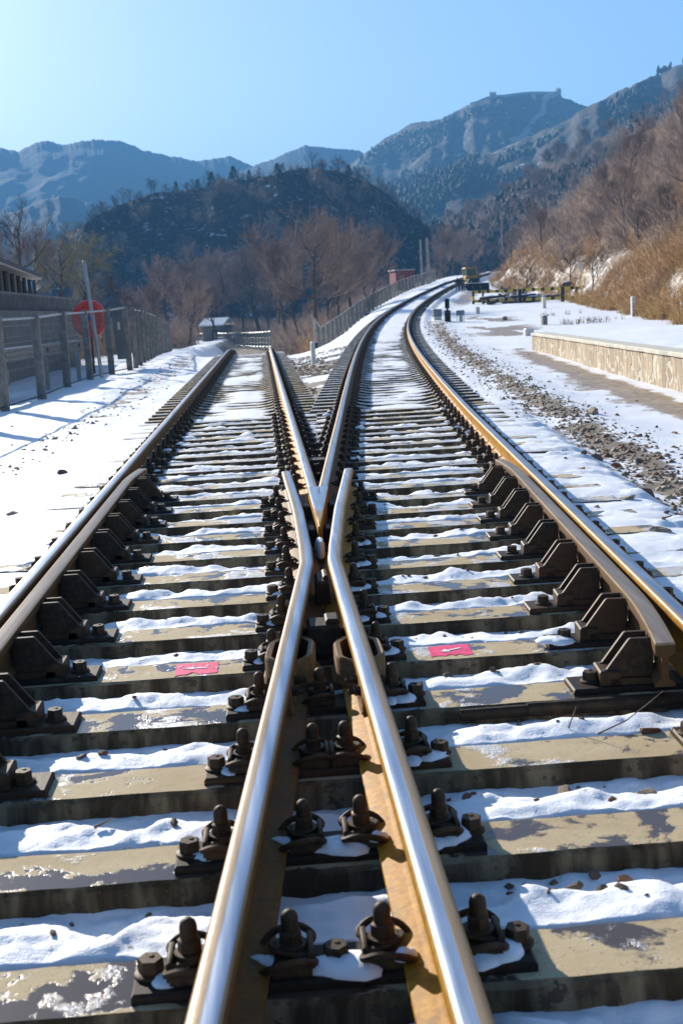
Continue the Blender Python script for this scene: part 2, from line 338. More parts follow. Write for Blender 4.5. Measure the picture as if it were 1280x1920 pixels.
# fine snow sheet in and around the turnout
def make_snow():
    ys=[1.0]
    while ys[-1]<17.45: ys.append(ys[-1]+max(.013,ys[-1]*.0045))
    yy=np.array(ys); nx=330
    xl=-2.85+0*yy; xR=xr_of(yy)+1.45+1.0
    t=np.linspace(0,1,nx); X=xl[:,None]+(xR-xl)[:,None]*t[None]; Y=np.repeat(yy[:,None],nx,1)
    ph=((Y-Y0+.0078*X)/SP); fr=ph-np.floor(ph)           # 0 at a sleeper's middle
    q=(fr*SP-SW)/(SP-2*SW)                               # 0..1 across the gap going away
    inside=(q>0)&(q<1); qc=np.clip(q,0,1)
    xr=xr_of(Y); dR=X-(xr+1.435)
    cell=np.floor(ph)
    edge=vn(X*5.5,cell*7.3,31)*.7+vn(X*13,cell*3.7,33)*.3                      # how far the drift reaches
    lump=fbm(X*4.2,Y*5.2,4,23); lump2=fbm(X*13,Y*15,3,29)
    depth=.030+.036*np.clip(1.25-Y*.045,.35,1)
    drop=sst(.12+.55*edge,.5+.55*edge,qc)
    z=-.204-.86*depth*drop+(lump-.50)*.075*np.sin(np.pi*np.clip(qc,0,1))**.6*(1-.35*drop)+(lump2-.5)*.020+(fbm(X*40,Y*40,2,37)-.5)*.006
    z=np.where(inside,z,-.262+0*X)
    # outside the rails the snow is level with the sleepers
    lo=sst(-1.50,-1.62,X); lvl=-.199+(fbm(X*2.2,Y*2.2,4,51)-.47)*.035-.03*sst(-2.05,-2.5,X)
    z=z*(1-lo)+lvl*lo
    ro=sst(.12,.28,dR); lvr=-.203+(fbm(X*2.5,Y*2.5,5,61)-.45)*.05-.04*sst(.5,.95,dR); z=z*(1-ro)+np.maximum(lvr,z)*ro
    # between the wing rails the hollow stays deeper
    cw=np.exp(-((X-(XW0+Y*AL)*.5)/.20)**2)*sst(9.5,8.0,Y)*inside; z=z-.03*cw*sst(2.9,3.4,Y)
    # beneath rail bases
    grav=.0*X+.5*sst(.8,1.0,dR)
    # meet the coarse sheet at the rim
    rim=np.maximum(sst(-2.6,-2.84,X),sst(.80,.99,dR)); rim=np.maximum(rim,sst(17.1,17.44,Y)); Zc=ground(X,Y)
    z=z*(1-rim)+(Zc+.004)*rim
    n,mm=X.shape; idx=np.arange(n*mm).reshape(n,mm); Fq=np.stack([idx[:-1,:-1],idx[:-1,1:],idx[1:,1:],idx[1:,:-1]],-1).reshape(-1,4)
    me=npmesh('snow_bed',np.stack([X,Y,z],-1).reshape(-1,3),Fq,M['snow'],True,None,{'mud':0*X,'gravel':grav,'grass':0*X})
    tag(link('snow_ground',me),kind='structure')
    return yy,X,Y,z
SN=make_snow()
def snow_z(x,y):
    i=min(np.searchsorted(SN[0],y),len(SN[0])-1); j=np.argmin(abs(SN[1][i]-x)); return float(SN[3][i,j])

# ------------------------------------------------------------------ rails
PROF=[(0,0),(.010,-.0003),(.020,-.0014),(.0275,-.0032),(.0325,-.0075),(.0355,-.0135),(HW,-.020),(HW,-.034),(.026,-.0445),(.0135,-.052),(.0085,-.064),(.0085,-.125),(.0125,-.142),(.030,-.152),(.073,-.163),(.075,-.165),(.075,-.176)]
RP=PROF+[(-x,z) for x,z in PROF[::-1] if x>0]
GP=[(-.033,0),(.028,0),(.035,-.004),(.035,-.030),(.030,-.045),(.012,-.055),(.012,-.130),(.035,-.15),(.035,-.160),(-.035,-.160),(-.035,-.15),(-.012,-.13),(-.012,-.055),(-.035,-.045),(-.035,-.004)]
def sweep(name,prof,pts,mat,parent=None):
    """pts: (x,y,z,heading) of the rail centre at rail top"""
    n=len(prof); V=[];hx=[];hz=[]
    for x,y,z,h in pts:
        for px,pz in prof: V.append((x+px*math.cos(h),y-px*math.sin(h),z+pz)); hx.append(px); hz.append(pz)
    Fq=[]
    for i in range(len(pts)-1):
        for j in range(n): a=i*n+j; b=i*n+(j+1)%n; Fq.append((a,a+n,b+n,b))
    me=bpy.data.meshes.new(name); caps=[tuple(range(n)),tuple(range((len(pts)-1)*n+n-1,(len(pts)-1)*n-1,-1))]
    me.from_pydata(V,[],Fq+caps); me.materials.append(mat)
    bm=bmesh.new(); bm.from_mesh(me); bmesh.ops.recalc_face_normals(bm,faces=bm.faces); bm.to_mesh(me); bm.free()
    for nm,a in (('hx',hx),('hz',hz)): at_=me.attributes.new(nm,'FLOAT','POINT'); at_.data.foreach_set('value',a)
    me.polygons.foreach_set('use_smooth',[True]*len(me.polygons)); me.set_sharp_from_angle(angle=R(48)); me.update()
    return link(name,me,parent)
def lin(a,b,n): return list(np.linspace(a,b,n))
ysl=lin(.2,20,40)+lin(20.5,74,108)
tag(sweep('stock_rail',RP,[(-G-HW,y,float(zl_of(y)),0) for y in ysl],M['rail_c_shade']),'long straight rail at the far left side of the left track, bright worn top','rail')
ss=lin(.2,20,40)+lin(20.5,185,330)
def rightpts(lat,s0): return [pr(s,lat) for s in ss if s>=s0]
tag(sweep('stock_rail',RP,rightpts(G+HW,0),M['rail_c']),'outer rail of the right curving track, golden rusty inner face','rail')
# wing rails of the crossing
YT=6.08
def gaugeL(y): return XW0+y*AL
wl=[(gaugeL(y)-HW,y,0,H0) for y in lin(.4,YT-.12,22)]+[(-.060-HW-.006+.0,YT+.0,0,H0*.45),(-.060-HW-.003,YT+.12,0,0)]
wl+=[(-.060-HW,y,0,0) for y in lin(YT+.3,7.6,6)]+[(-.060-HW-.034*((y-7.6)/1.9)**1.0,y,-.0,-.02) for y in lin(7.7,9.5,8)]
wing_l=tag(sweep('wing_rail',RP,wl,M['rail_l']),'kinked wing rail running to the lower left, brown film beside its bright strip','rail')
wr=[(HW,y,0,0) for y in lin(.4,YT-.12,22)]+[(HW+.006,YT,0,H0*.55),(gaugeL(YT+.12)+.060+HW+.003,YT+.12,0,H0)]
wr+=[(gaugeL(y)+.060+HW,y,0,H0) for y in lin(YT+.3,7.6,6)]+[(gaugeL(y)+.060+HW+.034*((y-7.6)/1.85),y,0,H0+.02) for y in lin(7.7,9.45,8)]
wing_r=tag(sweep('wing_rail',RP,wr,M['rail_r']),'kinked wing rail of the crossing that runs to the lower right, golden sunlit foot','rail')
# point rails and their common nose
YN=8.55
tag(sweep('point_rail',RP,[(HW,y,float(zl_of(y)),0) for y in [YN]+[v for v in ysl if v>YN]],M['rail_r']),'point rail running from the crossing nose up the left track','rail')
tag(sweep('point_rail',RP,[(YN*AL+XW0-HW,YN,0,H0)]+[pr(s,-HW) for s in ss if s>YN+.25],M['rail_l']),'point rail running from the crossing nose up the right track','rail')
def nose():
    ys=[7.0,7.12,7.4,7.8,8.2,8.40,YN-.004]; rings=[]
    for y in ys:
        a,b=0.0,gaugeL(y); b=max(b,.016+.0*y); dz=-.012*max(0,1-(y-7.0)/.9); z0=dz; e=.006
        rings.append([(a+.001,y,-.15),(a-.0,y,z0-.02),(a+.003,y,z0-.006),(a+e,y,z0-.0015),((a+b)/2,y,z0),(b-e,y,z0-.0015),(b-.003,y,z0-.006),(b,y,z0-.02),(b-.001,y,-.15)])
    mb=MB(); mb.rings(rings); me=mb.mesh('nose',M['rail_c'],True,50)
    hx=[0.0]*len(me.vertices); hz=[v.co.z for v in me.vertices]
    for nm,a in (('hx',hx),('hz',hz)): t=me.attributes.new(nm,'FLOAT','POINT'); t.data.foreach_set('value',a)
    o=link('crossing_nose',me); tag(o,'pointed steel nose of the crossing where two point rails meet','crossing nose')
    b=MB(); b.prism([(-.06,7.0),(.12,7.0),(.27,9.2),(-.06,9.2)],'z',-.172,-.155); b.obj('base_slab',M['iron'],o)
    # little gap lines where the rails are let in
    g=MB(); g.prism([(.070,8.18),(.0735,8.18),(.080,8.56),(.076,8.56)],'z',-.004,.0012); g.prism([(.060,8.18),(.064,8.18),(.073,8.42),(.069,8.42)],'z',-.004,.0012); 
    g.obj('joint_gap',M['iron'],o)
    s=MB()
    s.lathe([(.045,-.155),(.045,-.09),(.03,-.065),(.004,-.055)],12,(.0,6.86,0)); so=s.obj('snow_patch',M['plainsnow'],o,smooth=True); 
    for v in so.data.vertices: v.co.y=6.86+(v.co.y-6.86)*2.6; v.co.x=v.co.x*.62
nose()
# spacer blocks bolted between the rails of the crossing
for y,wd,lab in ((5.78,.22,'narrow spacer block in the throat of the crossing just before the nose'),(4.92,.16,'spacer block between the wing rails nearer the camera')):
    xa=gaugeL(y)+.01; xb=-.01; mb=MB()
    c=(xa+xb)/2; w=xb-xa
    mb.box((c,y,-.10),(w,wd,.11),0,.012); mb.box((c+w*.27,y,-.035),(w*.42,wd*.75,.022),0,.008)
    tag(mb.obj('spacer_block',M['brkt'],smooth=True),lab,'spacer block','spacer blocks in the crossing')
for y,lab in ((9.1,'spacer block behind the crossing nose between the point rails'),(10.6,'spacer block further up between the spreading point rails')):
    mb=MB(); xa,xb=HW*2+.008,gaugeL(y)-HW*2-.008; c=(xa+xb)/2; w=max(xb-xa,.03); mb.box((c,y,-.10),(w,.2,.10),0,.012)
    tag(mb.obj('spacer_block',M['brkt'],smooth=True),lab,'spacer block','spacer blocks in the crossing')
for y,x0,x1,side in ((7.3,-.055,-.004,'left'),(8.2,-.058,-.004,'left'),(7.3,gaugeL(7.3)+.004,gaugeL(7.3)+.055,'right'),(8.2,gaugeL(8.2)+.004,gaugeL(8.2)+.06,'right')):
    mb=MB(); mb.box(((x0+x1)/2,y,-.11),(abs(x1-x0),.16,.08),0,.01)
    tag(mb.obj('flangeway_block',M['iron']),'dark steel filler block in the narrow flangeway beside the crossing nose','filler block','filler blocks beside the nose')
# bulged joint bars on the wing rails
def joint_bar(cx,cy,h,side,lab):
    o=empty('joint_bar',(cx,cy,0),-h); tag(o,lab,'joint bar','bulged joint bars on the wing rails')
    L=.50; N=40; rings=[]
    for i in range(N+1):
        y=-L+2*L*i/N; u=abs(y); b=.055*float(sst(.20,.085,u))
        x0=side*(.0115+b); th=side*(.016+.010*float(sst(.2,.1,u)))
        rings.append([(x0,y,-.142),(x0,y,-.05),(x0+th*.7,y,-.046),(x0+th,y,-.058),(x0+th,y,-.128),(x0+th*1.5,y,-.145)])
    mb=MB(); mb.rings(rings); mb.obj('bar',M['rail_bar'],o,smooth=True,ang=50)
    for y in (-.40,-.27,.27,.40):
        r=Matrix.Rotation(R(90)*side,3,'Y'); b=MB(); b.lathe([(.019,0),(.019,.003),(.017,.003),(.017,.021),(.012,.022),(.012,.042),(.004,.045)],6,(side*.027,y,-.092),0,r)
        b.obj('nut',M['bolt'],o)
M['rail_bar']=mat_iron('joint_bar_steel',(.15,.085,.035),(.27,.16,.06),.55)
cyL=4.55
for side,lab in ((-1,'bulged joint bar on the outer left face of the left wing rail'),(1,'shaded joint bar on the inner face of the left wing rail')): joint_bar(gaugeL(cyL)-HW,cyL,H0,side,lab)
for side,lab in ((-1,'bulged golden joint bar on the inner face of the right wing rail'),(1,'shaded joint bar on the outer right face of the right wing rail')): joint_bar(HW,4.50,0,side,lab)
# ------------------------------------------------------------------ guard rails with their brackets
def bracket(parent,x,y,side,h):
    """stands on the tie plate; side=+1 means it reaches to the right (away from the guard rail)"""
    b=empty('guard_bracket',(x,y,-.176),-h,parent)
    s=side; mb=MB()
    mb.box((s*.155,0,.026),(.075,.135,.052),0,.006); mb.box((s*.075,0,.012),(.16,.135,.024)); mb.obj('bracket_base',M['brkt'],b)
    for yy in (-.046,.046):
        r=MB(); r.prism([(s*.004,.0),(s*.185,.0),(s*.185,.05),(s*.165,.056),(s*.085,.164),(s*.078,.168),(s*.004,.168)],'y',yy-.009,yy+.009); r.obj('rib',M['brkt'],b)
    c=MB(); c.box((s*.003,0,.085),(.012,.10,.13)); c.box((s*-.004,.07,.10),(.03,.028,.028),0,.004); c.box((s*-.004,.07,.055),(.03,.028,.022),0,.004); c.obj('back_plate',M['brkt'],b)
    return b
SEATS=[Y0+SP*i for i in range(-1,25)]
def guard(side,ya,yb,label,fl):
    # side=+1: left hand guard rail (to the right of the left stock rail)
    def cx(y): return (-G+.046+.035) if side>0 else gaugeL(y)+G*1.0035-.046-.035
    h=0 if side>0 else H0; pts=[]
    for y in lin(ya,yb,40):
        o=0
        if y>yb-.75: o+=.055*((y-(yb-.75))/.75)**1.6
        if y<ya+.75: o+=.055*(((ya+.75)-y)/.75)**1.6
        pts.append((cx(y)+side*o,y,.010-.0*o,h))
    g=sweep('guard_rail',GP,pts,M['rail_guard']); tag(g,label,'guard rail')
    for y in SEATS:
        if ya+.02<y+.0<yb: 
            o=.055*max(0,(y-(yb-.75))/.75)**1.6+.055*max(0,((ya+.75)-y)/.75)**1.6 if True else 0
            bracket(g,cx(y)+side*(.036+o),y-(.0078*cx(y)),side,h)
guard(1,3.3,10.15,'guard rail beside the far left rail, pale brown worn top, held by black brackets',0)
guard(-1,4.08,9.35,'brown guard rail beside the right rail, flared near end, sunlit bracket edges',0)

# ------------------------------------------------------------------ tie plates and fastenings
def clip_mesh():
    mb=MB(); p=[(.062,-.058,.014),(.035,-.078,.036),(-.018,-.080,.047),(-.052,-.062,.032),(-.040,-.034,.030),(.020,-.021,.042),(.038,0,.044),(.020,.021,.042),(-.040,.034,.030),(-.052,.062,.032),(-.018,.080,.047),(.035,.078,.036),(.062,.058,.014)]
    pts=[]
    for i in range(len(p)-1):
        a=Vector(p[max(i-1,0)]);b=Vector(p[i]);c=Vector(p[i+1]);d=Vector(p[min(i+2,len(p)-1)])
        for k in range(4):
            t=k/4; pts.append(.5*((2*b)+(c-a)*t+(2*a-5*b+4*c-d)*t*t+(3*b-a-3*c+d)*t**3))
    pts.append(Vector(p[-1])); mb.tube(pts,.0085,7)
    mb.box((-.004,0,.012),(.085,.115,.028),0,.006); mb.box((-.046,0,.024),(.014,.10,.05),0,.003)
    return mb.mesh('rail_clip',M['bolt'],True,50)
def bolt_mesh():
    mb=MB(); mb.lathe([(.034,.0),(.034,.005)],14,(0,0,.046)); mb.lathe([(.026,.0),(.026,.026),(.021,.030)],6,(0,0,.051))
    mb.lathe([(.0185,.0),(.0195,.004),(.0195,.028),(.0165,.038),(.009,.045),(.002,.047)],14,(0,0,.080)); mb.lathe([(.012,0),(.012,.05)],10)
    return mb.mesh('clip_bolt',M['bolt'],True,40)
def screw_mesh():
    mb=MB(); mb.lathe([(.037,0),(.037,.006),(.033,.009)],16); mb.lathe([(.0285,.008),(.0285,.036),(.026,.040),(.0,.040)],6,ph=.35)
    mb.lathe([(.007,.040),(.006,.0425),(.001,.043)],6,(.006,.004,0)); return mb.mesh('plate_bolt',M['bolt'],True,40)
ME_CLIP,ME_BOLT,ME_SCREW=clip_mesh(),bolt_mesh(),screw_mesh()
def blob_mesh(sd,rx,ry,rz):
    r=np.random.default_rng(sd); n=18; mb=MB(); rings=[]; ph=r.uniform(0,6,4)
    for k,(q,z) in enumerate(((1.0,-.1),(1.0,.12),(.9,.5),(.66,.82),(.32,.97),(.05,1.0))):
        ring=[]
        for j in range(n):
            a=2*math.pi*j/n; w=1+.20*math.sin(2*a+ph[0])+.13*math.sin(3*a+ph[1])+.08*math.sin(5*a+ph[2])
            ring.append((rx*q*w*math.cos(a),ry*q*w*math.sin(a),rz*z*(1+.12*math.sin(2*a+ph[3]+k))))
        rings.append(ring)
    mb.rings(rings); return mb.mesh('snow_patch',M['plainsnow'],True,80)
BLOBS=[blob_mesh(k,.050,.048,.022) for k in range(7)]
def put(name,me,parent,x,y,z=0,rz=0,sc=None):
    o=link(name,me,parent,(x,y,z),rz); 
    if sc: o.scale=sc
    return o
ZP=-.178   # top of the tie plates
def plate_mesh(x0,x1,dy,ch=.006):
    mb=MB(); mb.box(((x0+x1)/2,0,-.011),(x1-x0,dy,.022),0,ch); return mb.mesh('plate',M['iron'])
def seat(x,y,z,h,lab,grp,x0,x1,clips,bolts,snow=0,dy=.165,me=None):
    o=empty('tie_plate',(x,y,z+ZP),-h); tag(o,lab,'tie plate',grp)
    put('plate',me or plate_mesh(x0,x1,dy),o,0,0)
    for cx,sd in clips:
        put('rail_clip',ME_CLIP,o,cx,0,.0,0 if sd>0 else math.pi); put('clip_bolt',ME_BOLT,o,cx-.004*sd,0,0,random.uniform(0,1))
    for bx in bolts: put('plate_bolt',ME_SCREW,o,bx,random.uniform(-.008,.008),0,random.uniform(0,1))
    for k in range(snow):
        sx=random.choice([c for c,_ in clips]+list(bolts)) if clips else random.choice(bolts)
        s=random.uniform(.6,1.25); put('snow_patch',random.choice(BLOBS),o,sx+random.uniform(-.05,.05),random.uniform(-.05,.05),.0,random.uniform(0,6),(s*1.1,s,s*random.uniform(.5,1.2)))
    return o
P_STD=plate_mesh(-.225,.225,.165); P_GL=plate_mesh(-.225,.475,.165); P_GR=plate_mesh(-.475,.225,.165)
NSEAT=0
for i in range(-1,25):
    y=Y0+SP*i
    # left stock rail
    xs=-G-HW; yy=y-.0078*xs
    if 3.3<y<10.15: seat(xs,yy,0,0,'dark tie plate under the far left rail carrying a guard rail bracket','tie plates of the left guard rail',0,0,[(-.095,1)],[-.185,.395],1 if random.random()<.6 else 0,me=P_GL)
    else: seat(xs,yy,0,0,'dark tie plate with two spring clips under the far left rail','tie plates of the far left rail',0,0,[(-.095,1),(.095,-1)],[-.185,.185],1,me=P_STD)
    # right rail
    v=pr((y)/math.cos(H0)+.02,G+HW); xs=v[0]; yy=y-.0078*xs
    if 4.08<y<9.35: seat(xs,yy,v[2],H0*.3,'dark tie plate under the right rail carrying a guard rail bracket','tie plates of the right guard rail',0,0,[(.095,-1)],[.185,-.395],1,me=P_GR)
    else: seat(xs,yy,v[2],H0*.3,'dark tie plate with two spring clips under the right rail','tie plates of the right rail',0,0,[(-.095,1),(.095,-1)],[-.185,.185],1,me=P_STD)
    NSEAT+=2
    if y<9.6:   # crossing plates
        if y<YT: a,b=gaugeL(y)-HW,HW
        else: a,b=-.0965-.034*max(0,(y-7.6)/1.9),gaugeL(y)+.0965+.034*max(0,(y-7.6)/1.9)
        c=(a+b)/2; x0=a-c-.222; x1=b-c+.212; cl=[(a-c-.0945,1),(b-c+.0945,-1)]; bo=[a-c-.185,b-c+.185]
        if i<=2: cl+= [(a-c+.115,-1),(b-c-.107,1)]
        if i==3: cl+= [(a-c+.115,-1)]
        if i<=0: bo.append(0.0)
        lab={0:'widest dark plate under both wing rails nearest the camera, a snowy bolt in its middle'}.get(i,'dark steel plate spanning beneath the two wing rails of the crossing')
        o=seat(c,y-.0078*c,0,0,lab,'plates under the crossing',x0,x1,cl,bo,0,.155)
        k=BLOBS[i%7]
        if i<9:
            s=.9+.3*random.random()
            put('snow_patch',k,o,x1-.085,-.01,0,random.uniform(0,6),(1.25*s,1.25,1.0)); put('snow_patch',BLOBS[(i+3)%7],o,x1-.13,-.055,0,random.uniform(0,6),(1.0,.8,.8))
            put('snow_patch',BLOBS[(i+2)%7],o,x0+.075,-.02,0,random.uniform(0,6),(.75,.8,.5))
        if i<=1:
            put('snow_patch',BLOBS[1],o,.02,-.03,0,.3,(1.6,1.25,1.0)); put('snow_patch',BLOBS[4],o,a-c+.06,-.01,0,1.3,(.5,.8,1.3))
            put('snow_patch',BLOBS[2],o,b-c-.07,-.055,.025,.3,(.45,.4,.9))
        NSEAT+=1
    else:
        seat(HW,y,float(zl_of(y)),0,'dark tie plate with two spring clips under a point rail','tie plates of the point rails',0,0,[(-.095,1),(.095,-1)],[-.185,.185],0,me=P_STD)
        v=pr(y/math.cos(H0)+.02,-HW); seat(v[0],v[1],v[2],H0*.5,'dark tie plate with two spring clips under a point rail','tie plates of the point rails',0,0,[(-.095,1),(.095,-1)],[-.185,.185],1,me=P_STD); NSEAT+=2
# simpler fastenings further away
def far_seat_mb(mb,x,y,z,h,n=6):
    if n==6: mb.box((x,y,z-.186),(.36,.15,.022),0,.004,-h)
    for sd in (-1,1):
        for u in (0,):
            cx=x+sd*.105*math.cos(h); cy=y-sd*.105*math.sin(h)
            mb.box((cx,cy,z-.163),(.11,.14,.035),0,.01,-h); mb.lathe([(.028,-.15),(.026,-.10),(.017,-.095),(.015,-.055)],n,(cx,cy,z))
mb=MB(); far_seat_mb(mb,0,0,0,0); ME_FAR=mb.mesh('rail_fastening',M['bolt'])
ysl_seats=[Y0+SP*i for i in range(25,90)]; far=[]
for y in ysl_seats:
    if y<52:
        for x in (-G-HW,HW): far.append((y,x,y,float(zl_of(y)),0.0))
s=Y0+SP*25
RS=[]
while s<172: RS.append(s); s+=SP
for s in RS:
    for lat in (-HW,G+HW): v=pr(s,lat); far.append((v[1],v[0],v[1],v[2],v[3]))
far.sort(); room=300-NSEAT
for k,(d,x,y,z,h) in enumerate(far[:room]):
    tag(link('rail_fastening',ME_FAR,None,(x,y,z),-h),'pair of rusty rail fastenings clamping a rail beyond the crossing','rail fastening','rail fastenings beyond the crossing')
mb=MB()
for d,x,y,z,h in far[room:]: far_seat_mb(mb,x,y,z,h,4)
tag(mb.obj('rail_fastenings',M['bolt']),kind='stuff')

# ------------------------------------------------------------------ sleepers
def sleeper_mesh(L,dip=0.0,sd=0,w=.23,depth=.21):
    r=np.random.default_rng(sd); n=max(4,int(L/.07)); rings=[]
    for i in range(n+1):
        x=-L/2+L*i/n; a=abs(x); z=0
        if dip: z=-dip*(1-float(np.clip((a-.36)/.34,0,1)))
        j=r.normal(0,.0022,6); c=.012
        hw=w/2
        rings.append([(x,-hw-.035,-depth),(x,-hw+j[0],z-c+j[1]),(x,-hw+c+j[2],z),(x,hw-c+j[3],z),(x,hw+j[4],z-c+j[5]),(x,hw+.035,-depth)])
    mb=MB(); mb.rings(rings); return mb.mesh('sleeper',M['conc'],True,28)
ZS=-.2
def sleeper(me,x,y,z,rz,lab,grp,snowy,wet):
    o=link('sleeper',me,None,(x,y,z+ZS),rz); o.color=(snowy,wet,0,1); tag(o,lab,'sleeper',grp); return o
SLE={}
LONG={}
for i in range(-1,16):
    y=Y0+SP*i; xl=-2.03; xr=float(xr_of(y))+G+.60; L=xr-xl; c=(xl+xr)/2
    lab='long concrete sleeper under both tracks at the crossing, wet and icy patches on top'; grp='long turnout sleepers'
    if i==4: lab='long concrete sleeper with two red painted arrow marks on its top'; grp=None
    if i==0: lab='nearest whole concrete sleeper, dark wet stains and ice on its broad top'; grp=None
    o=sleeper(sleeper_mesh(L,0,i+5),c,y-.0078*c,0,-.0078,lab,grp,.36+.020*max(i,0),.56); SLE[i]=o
for i in range(16,25):
    y=Y0+SP*i; m_=(HW*2+float(xr_of(y)))/2-HW; xl=-2.0; xr=float(xr_of(y))+G+.60
    for a,b in ((xl,m_-.012),(m_+.012,xr)):
        z=0 if a<-1 else float(zr_of(y))
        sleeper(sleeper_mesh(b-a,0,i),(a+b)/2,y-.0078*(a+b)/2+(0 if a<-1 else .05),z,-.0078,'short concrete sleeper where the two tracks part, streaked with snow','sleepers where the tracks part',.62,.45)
ME_D=[sleeper_mesh(2.5,.065,90+k,.20) for k in range(4)]
NS=17+18
for k,y in enumerate(ysl_seats):
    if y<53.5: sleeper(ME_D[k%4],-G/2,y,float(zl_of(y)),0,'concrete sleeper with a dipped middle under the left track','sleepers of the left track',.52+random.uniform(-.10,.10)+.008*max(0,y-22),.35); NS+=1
for k,s in enumerate(RS):
    if NS<300:
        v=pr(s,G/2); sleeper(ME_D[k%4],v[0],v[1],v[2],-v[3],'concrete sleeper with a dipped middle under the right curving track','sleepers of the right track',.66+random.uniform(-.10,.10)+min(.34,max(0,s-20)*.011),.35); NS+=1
mb=MB()
rest=[s for k,s in enumerate(RS) if k>=300-17-18-len([1 for y in ysl_seats if y<53.5])]
for s in rest:
    v=pr(s,G/2); mb.box((v[0],v[1],v[2]-.28),(2.5,.2,.16),0,.01,-v[3])
if rest: o=mb.obj('sleepers',M['conc']); o.color=(.75,.3,0,1); tag(o,kind='stuff')
# red painted arrow marks on sleeper 4
def red_mark(xc,yc,lab,sd,worn):
    s=SLE[4]; r=np.random.default_rng(sd); c=s.location; mb=MB(); n=10; w,d=.172,.150; ring=[]
    for k in range(n): ring.append((-w/2+w*k/(n-1)+r.normal(0,.003),-d/2+r.normal(0,.008)))
    for k in range(n): ring.append((w/2-w*k/(n-1)+r.normal(0,.003),d/2+r.normal(0,.008)))
    ox,oy=xc-c.x,yc-(c.y)+.0078*(xc-c.x); mb.prism([(ox+a,oy+b) for a,b in ring],'z',-.004,.0022)
    o=mb.obj('paint_mark',M['pink'],s); o['label']=lab
    a=MB(); ang=R(205); ca,sa=math.cos(ang),math.sin(ang)
    def rp(p): return (ox+.004+p[0]*ca-p[1]*sa,oy+p[0]*sa+p[1]*ca)
    if not worn:
        a.prism([rp(p) for p in ((-.045,-.006),(.02,-.006),(.02,.006),(-.045,.006))],'z',-.003,.0044)
        a.prism([rp(p) for p in ((.018,-.024),(.052,0),(.018,.024))],'z',-.0025,.0046)
    else:
        a.prism([rp(p) for p in ((-.04,.012),(.03,-.016),(.034,-.008),(-.034,.022))],'z',-.003,.0044)
        a.prism([rp(p) for p in ((.0,-.022),(.05,-.026),(.02,.004))],'z',-.0025,.0046)
    a.obj('arrow',M['white'],o)
    if worn:
        for k in range(9):
            q=MB(); x=ox+random.uniform(-.11,.09); y=oy+random.uniform(-.01,.05)
            q.lathe([(random.uniform(.006,.013),0),(.005,.004),(.001,.005)],7,(x,y,0)); q.obj('ice_crumb',M['plainsnow'],o)
red_mark(-.606,4.884,'worn red painted rectangle with a faded white arrow',3,True)
red_mark(.441,4.895,'bright red painted rectangle with a white arrow',5,False)
# steel conduit lying along the front of one sleeper
mb=MB(); yc=SLE[2].location.y if False else Y0+SP*3-.135
mb.tube([(.36,yc+.001,-.222),(.62,yc,-.221),(.621,yc,-.221)],.021,10); mb.tube([(.60,yc,-.219),(1.32,yc-.005,-.221)],.026,10)
tag(mb.obj('conduit_pipe',M['brkt'],smooth=True),'dark steel conduit pipe lying along the front edge of a sleeper on the right','pipe')

# ------------------------------------------------------------------ loose stones and twigs
def rock_mesh(sd,mat):
    r=np.random.default_rng(sd); bm=bmesh.new(); bmesh.ops.create_icosphere(bm,subdivisions=2,radius=1)
    pl=[(Vector(r.normal(0,1,3)).normalized(),r.uniform(.35,.75)) for _ in range(14)]
    for v in bm.verts:
        for n,d in pl:
            q=v.co.dot(n)-d
            if q>0: v.co-=n*q
        v.co*=1+r.normal(0,.03)
    me=bpy.data.meshes.new('stone'); bm.to_mesh(me); bm.free(); me.materials.append(mat); return me
RK={k:[rock_mesh(s+o,M[k]) for s in range(4)] for k,o in (('rock_t',0),('rock_d',20),('rock_r',40))}
def stone(kind,x,y,z,s,lab,grp):
    o=link('stone',random.choice(RK[kind]),None,(x,y,z+s*.04),random.uniform(0,6)); o.rotation_euler.x=random.uniform(-.4,.4); o.scale=(s,s*random.uniform(.6,1),s*random.uniform(.45,.8)); tag(o,lab,'stone',grp)
for k in range(190):   # between the sleepers
    i=min(int(abs(random.gauss(0,6.5))),14); q=random.uniform(.25,.9); y=Y0+SP*i+SW+(SP-2*SW)*q
    if random.random()<.7: x=random.uniform(gaugeL(y)+.28 if y>3 else .25,float(xr_of(y))+G-.45)
    else: x=random.uniform(-1.0,gaugeL(y)-.30)
    if abs(x-gaugeL(y))<.18 or abs(x)<.15: continue
    s=random.choice([.009,.012,.014,.018,.022,.03])*random.uniform(.8,1.2); stone(random.choice(['rock_d','rock_d','rock_r']),x,y,snow_z(x,y),s,'small brown stone poking out of the snow between sleepers','stones between the sleepers')
for kind,x,y,s,l in (('rock_r',.93,3.0+.78,.050,'rusty brown stone in the snow in front of the right guard rail'),('rock_d',.56,3.42,.055,'dark flat stone half buried between right hand sleepers'),('rock_t',.80,3.40,.055,'pale brown stone on the snow between right hand sleepers'),('rock_d',.42,2.82,.05,'large dark stone touching the nearest right hand sleeper'),('rock_r',.70,3.38,.035,'upright reddish stone between right hand sleepers'),('rock_d',.78,2.86,.045,'dark stone in shaded snow at the lower right'),('rock_d',-1.0,6.0,.05,'dark stone with snow on it beside the left guard rail brackets')):
    stone(kind,x,y,snow_z(x,y),s,l,None)
for k in range(46):
    py=random.uniform(770,1100); px=random.uniform(960+ (py-770)*.62,1280)
    P=atz(px,py,-.24); 
    if P[0]<xr_of(P[1])+1.45+.55: continue
    s=random.choice([.03,.04,.05,.07])*random.uniform(.7,1.3); stone(random.choice(['rock_t','rock_t','rock_r','rock_d']),P[0],P[1],gz(P[0],P[1]) if P[1]>17.3 or P[0]>xr_of(P[1])+2.4 else max(snow_z(P[0],P[1]),gz(P[0],P[1])),s,'brownish stone lying on the snow right of the right rail','stones on the right hand snow')
